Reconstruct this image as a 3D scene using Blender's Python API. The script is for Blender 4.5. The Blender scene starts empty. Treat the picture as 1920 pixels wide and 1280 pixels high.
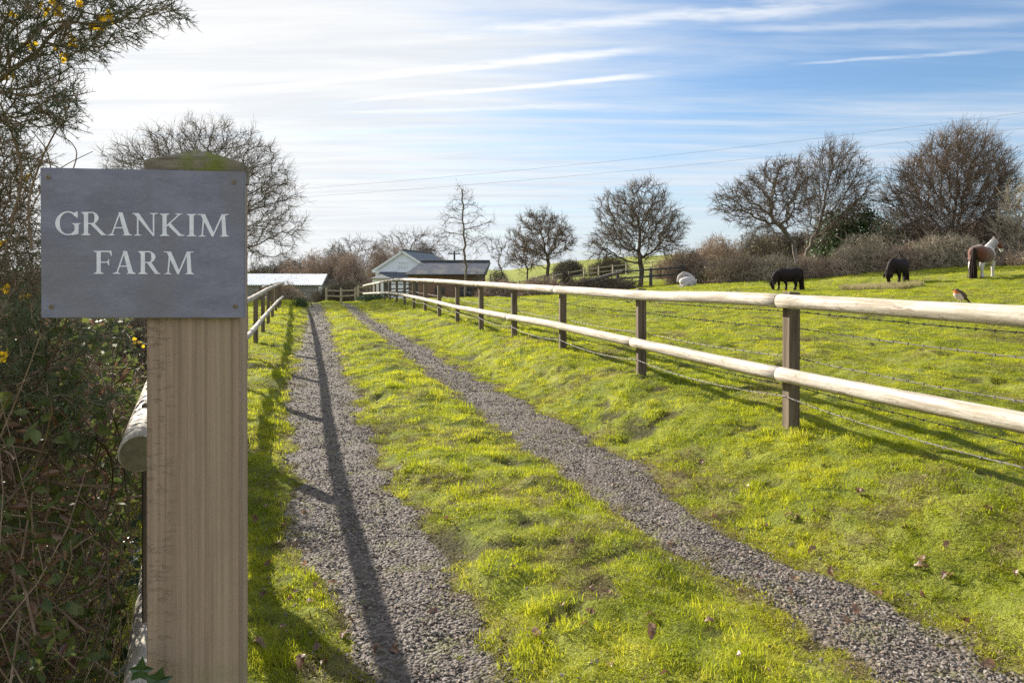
import bpy, bmesh, math, random
import numpy as np
from mathutils import Vector

R = math.radians
scene = bpy.context.scene
COL = scene.collection

# ------------------------------------------------------------------ camera
EYE = 1.5
FPX = 1280.0          # focal length in photo pixels (24 mm on a 36 mm sensor)
HORIZON = 505.0
cam_d = bpy.data.cameras.new("camera")
cam_d.sensor_width = 36.0
cam_d.lens = 36.0 * FPX / 1920.0
cam_d.shift_y = -(640.0 - HORIZON) / 1920.0
cam_d.clip_start = 0.05
cam_d.clip_end = 3000
cam = bpy.data.objects.new("camera", cam_d)
cam.location = (0, 0, EYE)
cam.rotation_euler = (R(90), 0, 0)
COL.objects.link(cam)
scene.camera = cam

# ------------------------------------------------------------------ light
SUN_AZ = R(-45.6)      # from +Y towards +X
SUN_EL = R(26.0)
sun_dir = Vector((math.sin(SUN_AZ) * math.cos(SUN_EL), math.cos(SUN_AZ) * math.cos(SUN_EL), math.sin(SUN_EL)))
sd = bpy.data.lights.new("sun", 'SUN')
sd.energy = 5.0
sd.angle = R(0.6)
sd.color = (1.0, 0.93, 0.82)
sun = bpy.data.objects.new("sun", sd)
sun.rotation_euler = sun_dir.to_track_quat('Z', 'Y').to_euler()
COL.objects.link(sun)

scene.view_settings.view_transform = 'Standard'
scene.view_settings.look = 'None'
scene.view_settings.exposure = 1.22
scene.view_settings.gamma = 1.0
scene.cycles.use_denoising = False
scene.cycles.max_bounces = 6
scene.cycles.transparent_max_bounces = 4
scene.cycles.caustics_reflective = False
scene.cycles.caustics_refractive = False

world = bpy.data.worlds.new("World")
scene.world = world
world.use_nodes = True
wt = world.node_tree
wt.nodes.clear()


def wn(kind, **kw):
    n = wt.nodes.new(kind)
    for k, v in kw.items():
        setattr(n, k, v)
    return n


def wmath(op, a, b=None, c=None, clamp=False):
    n = wn('ShaderNodeMath', operation=op, use_clamp=clamp)
    for i, s in enumerate((a, b, c)):
        if s is None:
            continue
        if isinstance(s, (int, float)):
            n.inputs[i].default_value = s
        else:
            wt.links.new(s, n.inputs[i])
    return n.outputs[0]


def wsmooth(x, lo, hi):
    n = wn('ShaderNodeMapRange', interpolation_type='SMOOTHSTEP')
    wt.links.new(x, n.inputs[0])
    n.inputs[1].default_value = lo
    n.inputs[2].default_value = hi
    n.inputs[3].default_value = 0
    n.inputs[4].default_value = 1
    return n.outputs[0]


def wnoise(vec, scale, detail=5, rough=0.55, dist=0.0):
    n = wn('ShaderNodeTexNoise')
    wt.links.new(vec, n.inputs['Vector'])
    n.inputs['Scale'].default_value = scale
    n.inputs['Detail'].default_value = detail
    n.inputs['Roughness'].default_value = rough
    n.inputs['Distortion'].default_value = dist
    return n.outputs['Fac']


def wmap(vec, rot=0.0, sc=(1, 1, 1), loc=(0, 0, 0)):
    n = wn('ShaderNodeMapping')
    wt.links.new(vec, n.inputs[0])
    n.inputs['Rotation'].default_value = (0, 0, rot)
    n.inputs['Scale'].default_value = sc
    n.inputs['Location'].default_value = loc
    return n.outputs[0]


tc = wn('ShaderNodeTexCoord')
sep = wn('ShaderNodeSeparateXYZ')
wt.links.new(tc.outputs['Generated'], sep.inputs[0])
dx, dy, dz = sep.outputs
zc = wmath('MAXIMUM', dz, 0.0)
zz = wmath('ADD', zc, 0.035)
qx = wmath('DIVIDE', dx, zz)
qy = wmath('DIVIDE', dy, zz)
comb = wn('ShaderNodeCombineXYZ')
wt.links.new(qx, comb.inputs[0])
wt.links.new(qy, comb.inputs[1])
q = comb.outputs[0]
sky = wn('ShaderNodeTexSky', sky_type='NISHITA')
sky.sun_disc = False
sky.sun_elevation = SUN_EL
sky.sun_rotation = SUN_AZ
sky.air_density = 1.0
sky.dust_density = 1.0
sky.ozone_density = 1.6
# closeness to the sun
dotn = wn('ShaderNodeVectorMath', operation='DOT_PRODUCT')
wt.links.new(tc.outputs['Generated'], dotn.inputs[0])
dotn.inputs[1].default_value = sun_dir
near_sun = wsmooth(dotn.outputs['Value'], 0.48, 0.97)
low = wmath('SUBTRACT', 1.0, wsmooth(dz, 0.0, 0.26))
# streaky cirrus
st1 = wnoise(wmap(q, R(17), (0.35, 2.3, 1)), 1.0, 7, 0.62, 0.6)
st2 = wnoise(wmap(q, R(12), (0.9, 5.5, 1), (3, 1, 0)), 1.0, 6, 0.65, 0.4)
patch = wnoise(wmap(q, R(10), (0.35, 0.55, 1), (5.3, 2.2, 0)), 1.0, 4, 0.5, 0.3)
cir = wmath('ADD', wmath('MULTIPLY', st1, 0.6), wmath('ADD', wmath('MULTIPLY', st2, 0.28), wmath('MULTIPLY', patch, 0.46)))
behind = wsmooth(dy, 0.15, -0.25)  # unseen extra cloud behind the camera, added as fill for the sign and post
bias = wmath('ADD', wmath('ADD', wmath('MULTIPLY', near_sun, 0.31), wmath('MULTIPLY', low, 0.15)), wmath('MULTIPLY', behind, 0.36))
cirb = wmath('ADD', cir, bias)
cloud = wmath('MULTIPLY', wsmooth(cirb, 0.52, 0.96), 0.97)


def contrail(a, b, w, strength, seed):
    def pl(p):
        dzp = 505.0 - p[1]
        L = math.sqrt((p[0] - 960) ** 2 + 1280 ** 2 + dzp ** 2)
        z = dzp / L + 0.035
        return ((p[0] - 960) / L / z, 1280 / L / z)
    A, B = pl(a), pl(b)
    L = math.hypot(B[0] - A[0], B[1] - A[1])
    t = ((B[0] - A[0]) / L, (B[1] - A[1]) / L)
    rx = wmath('SUBTRACT', qx, A[0])
    ry = wmath('SUBTRACT', qy, A[1])
    al = wmath('ADD', wmath('MULTIPLY', rx, t[0]), wmath('MULTIPLY', ry, t[1]))
    pe = wmath('ADD', wmath('MULTIPLY', rx, -t[1]), wmath('MULTIPLY', ry, t[0]))
    wob = wnoise(wmap(q, 0, (1, 1, 1), (seed, 0, 0)), 2.2, 4, 0.6)
    pe = wmath('ADD', pe, wmath('MULTIPLY', wmath('SUBTRACT', wob, 0.5), w * 1.6))
    d = wmath('ABSOLUTE', pe)
    wv = wmath('ADD', w * 0.5, wmath('MULTIPLY', wmath('DIVIDE', al, L), w * 0.5))
    band = wmath('SUBTRACT', 1.0, wsmooth(wmath('DIVIDE', d, wmath('MAXIMUM', wv, 0.01)), 0.1, 1.0))
    e1 = wsmooth(al, 0, L * 0.3)
    e2 = wmath('SUBTRACT', 1.0, wsmooth(al, L * 0.78, L))
    nz = wsmooth(wnoise(wmap(q, R(20), (0.8, 3.0, 1), (0, seed, 0)), 3.0, 6, 0.65), 0.25, 0.6)
    f = wmath('MULTIPLY', wmath('MULTIPLY', band, nz), wmath('MULTIPLY', e1, e2))
    return wmath('MULTIPLY', f, strength)


trail = None
for c in ((( 380, 178), (1300, 86), 0.085, 1.0, 1.3), ((600, 197), (1290, 137), 0.07, 0.9, 4.7),
          ((560, 96), (1750, -8), 0.13, 0.6, 8.1), ((1450, 122), (1900, 94), 0.045, 0.4, 11.0),
          ((560, 215), (1180, 198), 0.09, 0.5, 15.0), ((1300, 60), (1960, 40), 0.09, 0.28, 19.0)):
    ct_ = contrail(*c)
    trail = ct_ if trail is None else wmath('MAXIMUM', trail, ct_)
mix = wn('ShaderNodeMix', data_type='RGBA')
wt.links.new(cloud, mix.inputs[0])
skyg = wn('ShaderNodeMix', data_type='RGBA')          # the thin blue of the winter sky
skyg.blend_type = 'MULTIPLY'
skyg.inputs[0].default_value = 1.0
wt.links.new(sky.outputs[0], skyg.inputs[6])
skyg.inputs[7].default_value = (0.66, 0.80, 0.93, 1)
wt.links.new(skyg.outputs[2], mix.inputs[6])
ccol = wn('ShaderNodeMix', data_type='RGBA')
wt.links.new(near_sun, ccol.inputs[0])
ccol.inputs[6].default_value = (4.3, 4.7, 5.2, 1)
ccol.inputs[7].default_value = (5.5, 5.47, 5.38, 1)
cvar = wn('ShaderNodeMix', data_type='RGBA'); cvar.blend_type = 'MULTIPLY'
wt.links.new(wsmooth(wnoise(wmap(q, R(15), (0.6, 3.2, 1), (7, 3, 0)), 1.0, 6, 0.65, 0.5), 0.62, 0.32), cvar.inputs[0])
wt.links.new(ccol.outputs[2], cvar.inputs[6]); cvar.inputs[7].default_value = (0.86, 0.89, 0.93, 1)
wt.links.new(cvar.outputs[2], mix.inputs[7])
mix2 = wn('ShaderNodeMix', data_type='RGBA')
wt.links.new(trail, mix2.inputs[0])
wt.links.new(mix.outputs[2], mix2.inputs[6])
mix2.inputs[7].default_value = (6.0, 6.0, 5.9, 1)
bg = wn('ShaderNodeBackground')
bg.inputs[1].default_value = 0.079
wt.links.new(mix2.outputs[2], bg.inputs[0])
wo = wn('ShaderNodeOutputWorld')
wt.links.new(bg.outputs[0], wo.inputs[0])

# ------------------------------------------------------------------ frames
TH = math.atan(380.0 / FPX)
CT, ST = math.cos(TH), math.sin(TH)


def uv2w(u, v):
    return u * CT - v * ST, u * ST + v * CT


def w2uv(x, y):
    return x * CT + y * ST, -x * ST + y * CT


def ss(x, a, b):
    t = np.clip((np.asarray(x, float) - a) / (b - a), 0, 1)
    return t * t * (3 - 2 * t)


_tabs = {}


def vnoise(x, y, s, seed=0):
    if seed not in _tabs:
        _tabs[seed] = np.random.RandomState(seed + 17).rand(256, 256)
    T = _tabs[seed]
    x = np.asarray(x, float) / s + 1000.3
    y = np.asarray(y, float) / s + 1000.7
    xi = np.floor(x).astype(int)
    yi = np.floor(y).astype(int)
    fx = x - xi
    fy = y - yi
    fx = fx * fx * (3 - 2 * fx)
    fy = fy * fy * (3 - 2 * fy)
    a = T[xi & 255, yi & 255]
    b = T[(xi + 1) & 255, yi & 255]
    c = T[xi & 255, (yi + 1) & 255]
    d = T[(xi + 1) & 255, (yi + 1) & 255]
    return (a * (1 - fx) + b * fx) * (1 - fy) + (c * (1 - fx) + d * fx) * fy - 0.5


TL_V = [-2, 2.6, 3.0, 3.6, 4.5, 5.9, 6.8, 9, 14, 20, 30, 60]
TL_U = [.48, .41, .40, .32, .25, .19, .155, .12, .16, .22, .24, .24]
TL_H = [.20, .21, .24, .31, .31, .32, .35, .35, .32, .30, .28, .28]
TR_V = [-2, 2.5, 3.0, 3.7, 4.6, 5.4, 6.5, 9.5, 14, 20, 26, 60]
TR_U = [2.3, 2.2, 2.12, 2.03, 2.07, 2.04, 2.02, 1.88, 1.77, 1.6, 1.55, 1.5]
TR_H = [.24, .22, .24, .24, .31, .29, .30, .27, .28, .26, .22, .22]


def track_off(u, v):
    """signed distance outside the track edges (negative on the gravel)"""
    a = np.abs(u - np.interp(v, TL_V, TL_U)) - np.interp(v, TL_V, TL_H)
    b = np.abs(u - np.interp(v, TR_V, TR_U)) - np.interp(v, TR_V, TR_H)
    n = vnoise(u, v, 0.35, 3) * 0.17 + vnoise(u, v, 0.12, 4) * 0.11 + vnoise(u, v, 0.04, 5) * 0.05
    return np.minimum(a, b) + n


def pits(x, y):
    """hoof marks and bare places in the turf"""
    a = ss(vnoise(x * .8, y * 1.2, .20, 24) + .5 * vnoise(x, y, .09, 25), .36, .48)
    b = ss(vnoise(x * .7, y * 1.3, 1.1, 26) + .45 * vnoise(x, y, .3, 27), .36, .5)
    return np.maximum(a, b)


BV = [-3, 1, 4.3, 6.7, 9.1, 11.5, 13.9, 16.3, 18.7, 21.1, 23.5, 30, 40, 60]
BZ = [.22, .25, .27, .296, .345, .29, .214, .175, .17, .16, .14, .12, .1, .1]


def H(x, y, lumps=True):
    x = np.asarray(x, float)
    y = np.asarray(y, float)
    u, v = w2uv(x, y)
    vv = np.clip(v, 0, 72)
    P = np.where(vv < 26, 0, np.where(vv < 37.4, -0.0022 * (vv - 26) ** 2, -.286 - .05 * (vv - 37.4)))
    z = P * (1 - ss(u, 8, 26))
    z = z + np.interp(v, BV, BZ) * ss(u, 2.35, 3.35)
    z = z + 0.10 * ss(-u, .12, .8)
    z = z + 0.045 * ss(u, .6, .95) * (1 - ss(u, 1.4, 1.8))
    z = z + 0.054 * np.maximum(x, 0) * np.minimum(np.maximum(y, 0) / 30, 1.1) * (1 - 0.5 * ss(x, 20, 120))
    z = z + .036 * np.clip(x - 13, 0, 14) * ss(y, 14, 22)
    z = z + 0.017 * np.clip(y - 42, 0, 150) * ss(x, -8, 16) * (1 - 0.3 * ss(x, 30, 200))
    if lumps:
        off = np.minimum(np.abs(u - np.interp(v, TL_V, TL_U)) - np.interp(v, TL_V, TL_H),
                         np.abs(u - np.interp(v, TR_V, TR_U)) - np.interp(v, TR_V, TR_H))
        g = ss(off, -.02, .18)
        near = 1 - ss(y, 30, 60)
        z = z + g * near * (0.09 * vnoise(x, y, .7, 1) + 0.062 * vnoise(x, y, .24, 2) + 0.035 * vnoise(x, y, .10, 6) + .012)
        z = z - .025 * pits(x, y) * g * near
        z = z + 0.12 * vnoise(x, y, 3.3, 7) * ss(u, 4.5, 8) * near
    return z


def Hs(x, y):
    return float(H(np.array([x]), np.array([y]), False)[0])


def P3(px, py, Z):
    """the point seen at photo pixel (px, py) at depth Z"""
    return np.array([(px - 960) / FPX * Z, Z, EYE - (py - HORIZON) / FPX * Z])


# ------------------------------------------------------------------ object helpers
def tag(o, label=None, cat=None, group=None, kind=None):
    if label: o['label'] = label
    if cat: o['category'] = cat
    if group: o['group'] = group
    if kind: o['kind'] = kind
    return o


def thing(name, loc, label, cat, group=None, rz=0.0):
    o = bpy.data.objects.new(name, None)
    o.empty_display_size = 0.2
    o.location = loc
    o.rotation_euler = (0, 0, rz)
    COL.objects.link(o)
    return tag(o, label, cat, group)


def mk(name, V, faces, mat, parent=None, smooth=False, col=None, rel=None):
    """V (n,3); faces: list of int arrays (m,k); rel: origin subtracted from V"""
    V = np.asarray(V, float)
    if rel is not None:
        V = V - np.asarray(rel, float)
    me = bpy.data.meshes.new(name)
    faces = [np.asarray(f, int) for f in faces if len(f)]
    me.vertices.add(len(V))
    me.vertices.foreach_set('co', V.astype(np.float32).ravel())
    nl = sum(f.size for f in faces)
    npoly = sum(len(f) for f in faces)
    me.loops.add(nl)
    me.loops.foreach_set('vertex_index', np.concatenate([f.ravel() for f in faces]).astype(np.int32))
    me.polygons.add(npoly)
    tot = np.concatenate([np.full(len(f), f.shape[1]) for f in faces])
    st = np.concatenate([[0], np.cumsum(tot)[:-1]])
    me.polygons.foreach_set('loop_start', st.astype(np.int32))
    me.polygons.foreach_set('loop_total', tot.astype(np.int32))
    me.update(calc_edges=True)
    me.validate()
    me.polygons.foreach_set('use_smooth', np.full(len(me.polygons), bool(smooth)))
    if col is not None:
        a = me.color_attributes.new('col', 'FLOAT_COLOR', 'POINT')
        c = np.ones((len(V), 4), np.float32)
        c[:, :3] = col
        a.data.foreach_set('color', c.ravel())
    if mat is not None:
        me.materials.append(mat)
    o = bpy.data.objects.new(name, me)
    COL.objects.link(o)
    if parent is not None:
        o.parent = parent
    return o


class MB:
    def __init__(s):
        s.V = []; s.F = {}; s.n = 0

    def add(s, V, *Fs):
        V = np.asarray(V, float)
        for f in Fs:
            f = np.asarray(f, int)
            if f.size:
                s.F.setdefault(f.shape[1], []).append(f + s.n)
        s.V.append(V); s.n += len(V)
        return s

    def box(s, c, d, rz=0.0, M=None):
        c = np.asarray(c, float); d = np.asarray(d, float) / 2
        v = np.array([[a, b, e] for a in (-1, 1) for b in (-1, 1) for e in (-1, 1)], float) * d
        if rz:
            cr, sr = math.cos(rz), math.sin(rz)
            v = np.stack([v[:, 0] * cr - v[:, 1] * sr, v[:, 0] * sr + v[:, 1] * cr, v[:, 2]], 1)
        if M is not None:
            v = v @ np.asarray(M).T
        return s.add(v + c, [[0, 1, 3, 2], [4, 6, 7, 5], [0, 4, 5, 1], [2, 3, 7, 6], [0, 2, 6, 4], [1, 5, 7, 3]])

    def quad(s, a, b, c, d):
        return s.add([a, b, c, d], [[0, 1, 2, 3]])

    def poly(s, pts):
        return s.add(pts, [list(range(len(pts)))])

    def tube(s, P, Rr, k=8, caps=True, squash=None, up=(0, 0, 1)):
        """P (n,3) centres; Rr radius or (n,) or (n,2) [side, up]"""
        P = np.asarray(P, float)
        n = len(P)
        Rr = np.asarray(Rr, float)
        if Rr.ndim == 0: Rr = np.full(n, float(Rr))
        if Rr.ndim == 1: Rr = np.stack([Rr, Rr], 1)
        T = np.gradient(P, axis=0)
        T /= np.linalg.norm(T, axis=1)[:, None] + 1e-9
        U = np.tile(np.asarray(up, float), (n, 1))
        S = np.cross(T, U)
        bad = np.linalg.norm(S, axis=1) < 1e-3
        if bad.any():
            S[bad] = np.cross(T[bad], np.array([0, 1.0, 0.01]))
        S /= np.linalg.norm(S, axis=1)[:, None]
        for i in range(1, n):
            if np.dot(S[i], S[i - 1]) < 0: S[i] *= -1
        Un = np.cross(S, T)
        a = np.linspace(0, 2 * np.pi, k, endpoint=False)
        ring = (np.cos(a)[None, :, None] * S[:, None] * Rr[:, 0][:, None, None] + np.sin(a)[None, :, None] * Un[:, None] * Rr[:, 1][:, None, None]) + P[:, None]
        V = ring.reshape(-1, 3)
        i = np.arange(n - 1)[:, None] * k
        j = np.arange(k)[None]
        j2 = (j + 1) % k
        F = np.stack([i + j, i + j2, i + k + j2, i + k + j], -1).reshape(-1, 4)
        s.add(V, F)
        if caps:
            s.F.setdefault(k, []).append(np.array([list(range(k))[::-1]]) + s.n - n * k)
            s.F.setdefault(k, []).append(np.array([list(range(k))]) + s.n - k)
        return s

    def segs(s, p0, p1, r0, r1, k=3):
        p0 = np.asarray(p0, float); p1 = np.asarray(p1, float)
        n = len(p0)
        if n == 0: return s
        r0 = np.broadcast_to(np.asarray(r0, float), (n,)); r1 = np.broadcast_to(np.asarray(r1, float), (n,))
        T = p1 - p0
        T = T / (np.linalg.norm(T, axis=1)[:, None] + 1e-9)
        ref = np.where(np.abs(T[:, 2:3]) < 0.9, np.array([[0, 0, 1.0]]), np.array([[1.0, 0, 0]]))
        S = np.cross(T, ref); S /= np.linalg.norm(S, axis=1)[:, None]
        U = np.cross(S, T)
        a = np.linspace(0, 2 * np.pi, k, endpoint=False)
        d = np.cos(a)[None, :, None] * S[:, None] + np.sin(a)[None, :, None] * U[:, None]
        A = p0[:, None] + d * r0[:, None, None]
        B = p1[:, None] + d * r1[:, None, None]
        V = np.concatenate([A, B], 1).reshape(-1, 3)
        b = np.arange(n)[:, None] * 2 * k
        j = np.arange(k)[None]; j2 = (j + 1) % k
        F = np.stack([b + j, b + j2, b + k + j2, b + k + j], -1).reshape(-1, 4)
        return s.add(V, F)

    def scatter(s, TV, TF, pos, frames, sc):
        """copy template TV (m,3) / TF list of faces to pos (n,3) with frames (n,3,3) rows = axes"""
        TV = np.asarray(TV, float)
        n = len(pos); m = len(TV)
        sc = np.asarray(sc, float)
        if sc.ndim == 1: sc = sc[:, None, None]
        V = np.einsum('mi,nij->nmj', TV, frames) * sc + pos[:, None]
        s.V.append(V.reshape(-1, 3))
        for f in TF:
            f = np.asarray(f, int)
            F = (f[None] + (np.arange(n) * m)[:, None, None]).reshape(-1, f.shape[1])
            s.F.setdefault(f.shape[1], []).append(F + s.n)
        s.n += n * m
        return s

    def build(s, name, mat, parent=None, smooth=False, col=None, rel=None):
        V = np.concatenate(s.V)
        return mk(name, V, [np.concatenate(f) for f in s.F.values()], mat, parent, smooth, col, rel)


def frames_rand(n, rs, up=None, spread=1.0):
    """random orthonormal frames; the third row leans to up"""
    z = rs.normal(size=(n, 3)) * spread
    if up is not None: z = z + np.asarray(up, float)
    z /= np.linalg.norm(z, axis=1)[:, None]
    x = rs.normal(size=(n, 3))
    x -= (x * z).sum(1)[:, None] * z
    x /= np.linalg.norm(x, axis=1)[:, None]
    y = np.cross(z, x)
    return np.stack([x, y, z], 1)


def frames_dir(d, rs):
    """frames whose first row is d"""
    x = d / (np.linalg.norm(d, axis=1)[:, None] + 1e-9)
    z = rs.normal(size=x.shape)
    z -= (z * x).sum(1)[:, None] * x
    z /= np.linalg.norm(z, axis=1)[:, None]
    y = np.cross(z, x)
    return np.stack([x, y, z], 1)


# ------------------------------------------------------------------ materials
def newmat(name):
    m = bpy.data.materials.new(name)
    m.use_nodes = True
    m.node_tree.nodes.clear()
    return m


class N:
    def __init__(s, m):
        s.t = m.node_tree
        s.geo = None

    def n(s, kind, **kw):
        x = s.t.nodes.new(kind)
        for k, v in kw.items(): setattr(x, k, v)
        return x

    def l(s, a, b): s.t.links.new(a, b)

    def pos(s):
        if s.geo is None: s.geo = s.n('ShaderNodeNewGeometry')
        return s.geo.outputs['Position']

    def objc(s):
        return s.n('ShaderNodeTexCoord').outputs['Object']

    def mapping(s, v, sc=(1, 1, 1), rot=(0, 0, 0), loc=(0, 0, 0)):
        m = s.n('ShaderNodeMapping')
        s.l(v, m.inputs[0])
        m.inputs['Scale'].default_value = sc; m.inputs['Rotation'].default_value = rot; m.inputs['Location'].default_value = loc
        return m.outputs[0]

    def noise(s, v, sc, det=4, ro=.55, dist=0):
        m = s.n('ShaderNodeTexNoise'); s.l(v, m.inputs['Vector'])
        m.inputs['Scale'].default_value = sc; m.inputs['Detail'].default_value = det
        m.inputs['Roughness'].default_value = ro; m.inputs['Distortion'].default_value = dist
        return m.outputs['Fac']

    def ramp(s, f, stops, interp='LINEAR'):
        r = s.n('ShaderNodeValToRGB'); s.l(f, r.inputs[0])
        r.color_ramp.interpolation = interp
        e = r.color_ramp.elements
        while len(e) < len(stops): e.new(0.5)
        for el, (p, c) in zip(e, stops):
            el.position = p
            el.color = (*c, 1) if len(c) == 3 else c
        return r.outputs[0]

    def mix(s, f, a, b, mode='MIX'):
        m = s.n('ShaderNodeMix', data_type='RGBA'); m.blend_type = mode
        for i, x in ((0, f), (6, a), (7, b)):
            if isinstance(x, (int, float)): m.inputs[i].default_value = x
            elif isinstance(x, tuple): m.inputs[i].default_value = (*x, 1)
            else: s.l(x, m.inputs[i])
        return m.outputs[2]

    def rng(s, f, a, b, c=0, d=1):
        m = s.n('ShaderNodeMapRange', interpolation_type='SMOOTHSTEP'); s.l(f, m.inputs[0])
        for i, x in enumerate((a, b, c, d)): m.inputs[i + 1].default_value = x
        return m.outputs[0]

    def math(s, op, a, b=0.0):
        m = s.n('ShaderNodeMath', operation=op)
        for i, x in enumerate((a, b)):
            if isinstance(x, (int, float)): m.inputs[i].default_value = x
            else: s.l(x, m.inputs[i])
        return m.outputs[0]

    def bump(s, h, st=.5, d=.01, nrm=None):
        b = s.n('ShaderNodeBump'); s.l(h, b.inputs['Height'])
        b.inputs['Strength'].default_value = st; b.inputs['Distance'].default_value = d
        if nrm is not None: s.l(nrm, b.inputs['Normal'])
        return b.outputs[0]

    def out(s, col, rough=.8, nrm=None, spec=.3, metal=0.0, sheen=0):
        p = s.n('ShaderNodeBsdfPrincipled')
        if isinstance(col, tuple): p.inputs['Base Color'].default_value = (*col, 1)
        else: s.l(col, p.inputs['Base Color'])
        if isinstance(rough, (int, float)): p.inputs['Roughness'].default_value = rough
        else: s.l(rough, p.inputs['Roughness'])
        p.inputs['Specular IOR Level'].default_value = spec
        p.inputs['Metallic'].default_value = metal
        if sheen: p.inputs['Sheen Weight'].default_value = sheen
        if nrm is not None: s.l(nrm, p.inputs['Normal'])
        o = s.n('ShaderNodeOutputMaterial'); s.l(p.outputs[0], o.inputs[0])
        return p

    def leafout(s, col, trans=.5, gloss=.06, rough=.45, tcol=None):
        d = s.n('ShaderNodeBsdfDiffuse'); t = s.n('ShaderNodeBsdfTranslucent'); g = s.n('ShaderNodeBsdfGlossy')
        if isinstance(col, tuple): d.inputs[0].default_value = (*col, 1)
        else: s.l(col, d.inputs[0])
        tc_ = tcol if tcol is not None else col
        if isinstance(tc_, tuple): t.inputs[0].default_value = (*tc_, 1)
        else: s.l(tc_, t.inputs[0])
        g.inputs['Roughness'].default_value = rough
        m1 = s.n('ShaderNodeMixShader'); m1.inputs[0].default_value = trans
        s.l(d.outputs[0], m1.inputs[1]); s.l(t.outputs[0], m1.inputs[2])
        m2 = s.n('ShaderNodeMixShader'); m2.inputs[0].default_value = gloss
        s.l(m1.outputs[0], m2.inputs[1]); s.l(g.outputs[0], m2.inputs[2])
        o = s.n('ShaderNodeOutputMaterial'); s.l(m2.outputs[0], o.inputs[0])


def simple(name, a, b=None, sc=8, rough=.8, spec=.3, stretch=(1, 1, 1), bump=0.0, bd=.01, metal=0.0, obj=True, det=5):
    m = newmat(name); g = N(m)
    v = g.objc() if obj else g.pos()
    v = g.mapping(v, stretch)
    f = g.noise(v, sc, det, .6)
    c = g.mix(g.rng(f, .3, .7), a, b) if b is not None else a
    g.out(c, rough, g.bump(f, bump, bd) if bump else None, spec, metal)
    return m


def mat_grass_ground():
    m = newmat('grass_ground'); g = N(m); p = g.pos()
    n1 = g.noise(p, .35, 3); n2 = g.noise(p, 2.2, 5, .6); n3 = g.noise(p, 14, 5, .7); n4 = g.noise(p, 60, 3, .7)
    c = g.mix(g.rng(n2, .35, .65), (.12, .145, .016), (.24, .26, .030))
    c = g.mix(g.math('MULTIPLY', g.rng(n1, .45, .65), .5), c, (.30, .29, .07))
    c = g.mix(g.math('MULTIPLY', g.rng(n3, .58, .74), .6), c, (.085, .100, .022))
    c = g.mix(g.math('MULTIPLY', g.rng(n4, .45, .7), .35), c, (.07, .09, .02))
    ea = g.n('ShaderNodeAttribute'); ea.attribute_name = 'worn'
    we = g.math('MULTIPLY', ea.outputs['Fac'], g.rng(n3, .25, .6))
    c = g.mix(we, c, (.145, .115, .055))
    ep = g.n('ShaderNodeAttribute'); ep.attribute_name = 'pit'
    pit = g.math('MAXIMUM', g.math('MULTIPLY', g.rng(g.noise(g.mapping(p, (1, 1.6, 1), (0, 0, 0), (4, 2, 0)), 2.6, 5, .75), .63, .70), .8), g.math('MULTIPLY', ep.outputs['Fac'], .85))
    c = g.mix(pit, c, (.060, .052, .028))
    b1 = g.bump(n3, .9, .06)
    b2 = g.bump(n4, .8, .02, b1)
    b3 = g.bump(n2, .8, .12, b2)
    g.out(c, .85, b3, .15)
    return m


def mat_blade(name, lo, hi, yel, trans=.55):
    m = newmat(name); g = N(m); p = g.pos()
    oi = g.n('ShaderNodeObjectInfo')
    n1 = g.noise(p, 1.1, 4, .6)
    n2 = g.noise(p, 5.5, 3, .6)
    c = g.mix(g.rng(n1, .35, .65), lo, hi)
    c = g.mix(g.math('MULTIPLY', g.rng(n2, .5, .72), .75), c, yel)
    n3 = g.noise(p, 26, 3, .65)
    c = g.mix(g.math('MULTIPLY', g.rng(n3, .60, .72), .6), c, (.40, .33, .14))
    c = g.mix(g.math('MULTIPLY', g.rng(n3, .42, .30), .6), c, (lo[0] * .45, lo[1] * .5, lo[2]))
    c = g.mix(g.math('MULTIPLY', oi.outputs['Random'], .45), c, (lo[0] * .7, lo[1] * .7, lo[2] * .7))
    g.leafout(c, trans, .02, .5)
    return m


def mat_gravel(name):
    m = newmat(name); g = N(m); p = g.pos()
    vo = g.n('ShaderNodeTexVoronoi'); g.l(p, vo.inputs['Vector']); vo.inputs['Scale'].default_value = 62
    vo2 = g.n('ShaderNodeTexVoronoi'); g.l(p, vo2.inputs['Vector']); vo2.inputs['Scale'].default_value = 36
    n1 = g.noise(p, 1.2, 4); n2 = g.noise(p, 9, 4)
    sc_ = g.n('ShaderNodeSeparateColor'); g.l(vo.outputs['Color'], sc_.inputs[0])
    c = g.ramp(sc_.outputs[0], [(0, (.065, .052, .044)), (.5, (.115, .094, .080)), (1, (.19, .165, .145))])
    c = g.mix(g.math('MULTIPLY', g.rng(n2, .5, .75), .55), c, (.11, .088, .062))
    c = g.mix(g.math('MULTIPLY', g.rng(g.noise(p, 4.5, 5, .7), .50, .66), .55), c, (.12, .125, .035))
    c = g.mix(g.math('MULTIPLY', g.rng(n1, .45, .68), .35), c, (.105, .082, .06))
    h = g.math('ADD', g.math('MULTIPLY', vo.outputs['Distance'], -1.0), g.math('MULTIPLY', vo2.outputs['Distance'], -.8))
    g.out(c, .8, g.bump(h, 1.0, .012), .25)
    return m


M = {}
M['ground'] = mat_grass_ground()
M['blade'] = mat_blade('blade', (.34, .395, .012), (.58, .575, .026), (.70, .62, .075), .66)
M['blade_pale'] = mat_blade('blade_pale', (.38, .33, .15), (.46, .40, .20), (.5, .42, .22), .4)
M['gravel'] = mat_gravel('gravel_bed')


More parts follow.
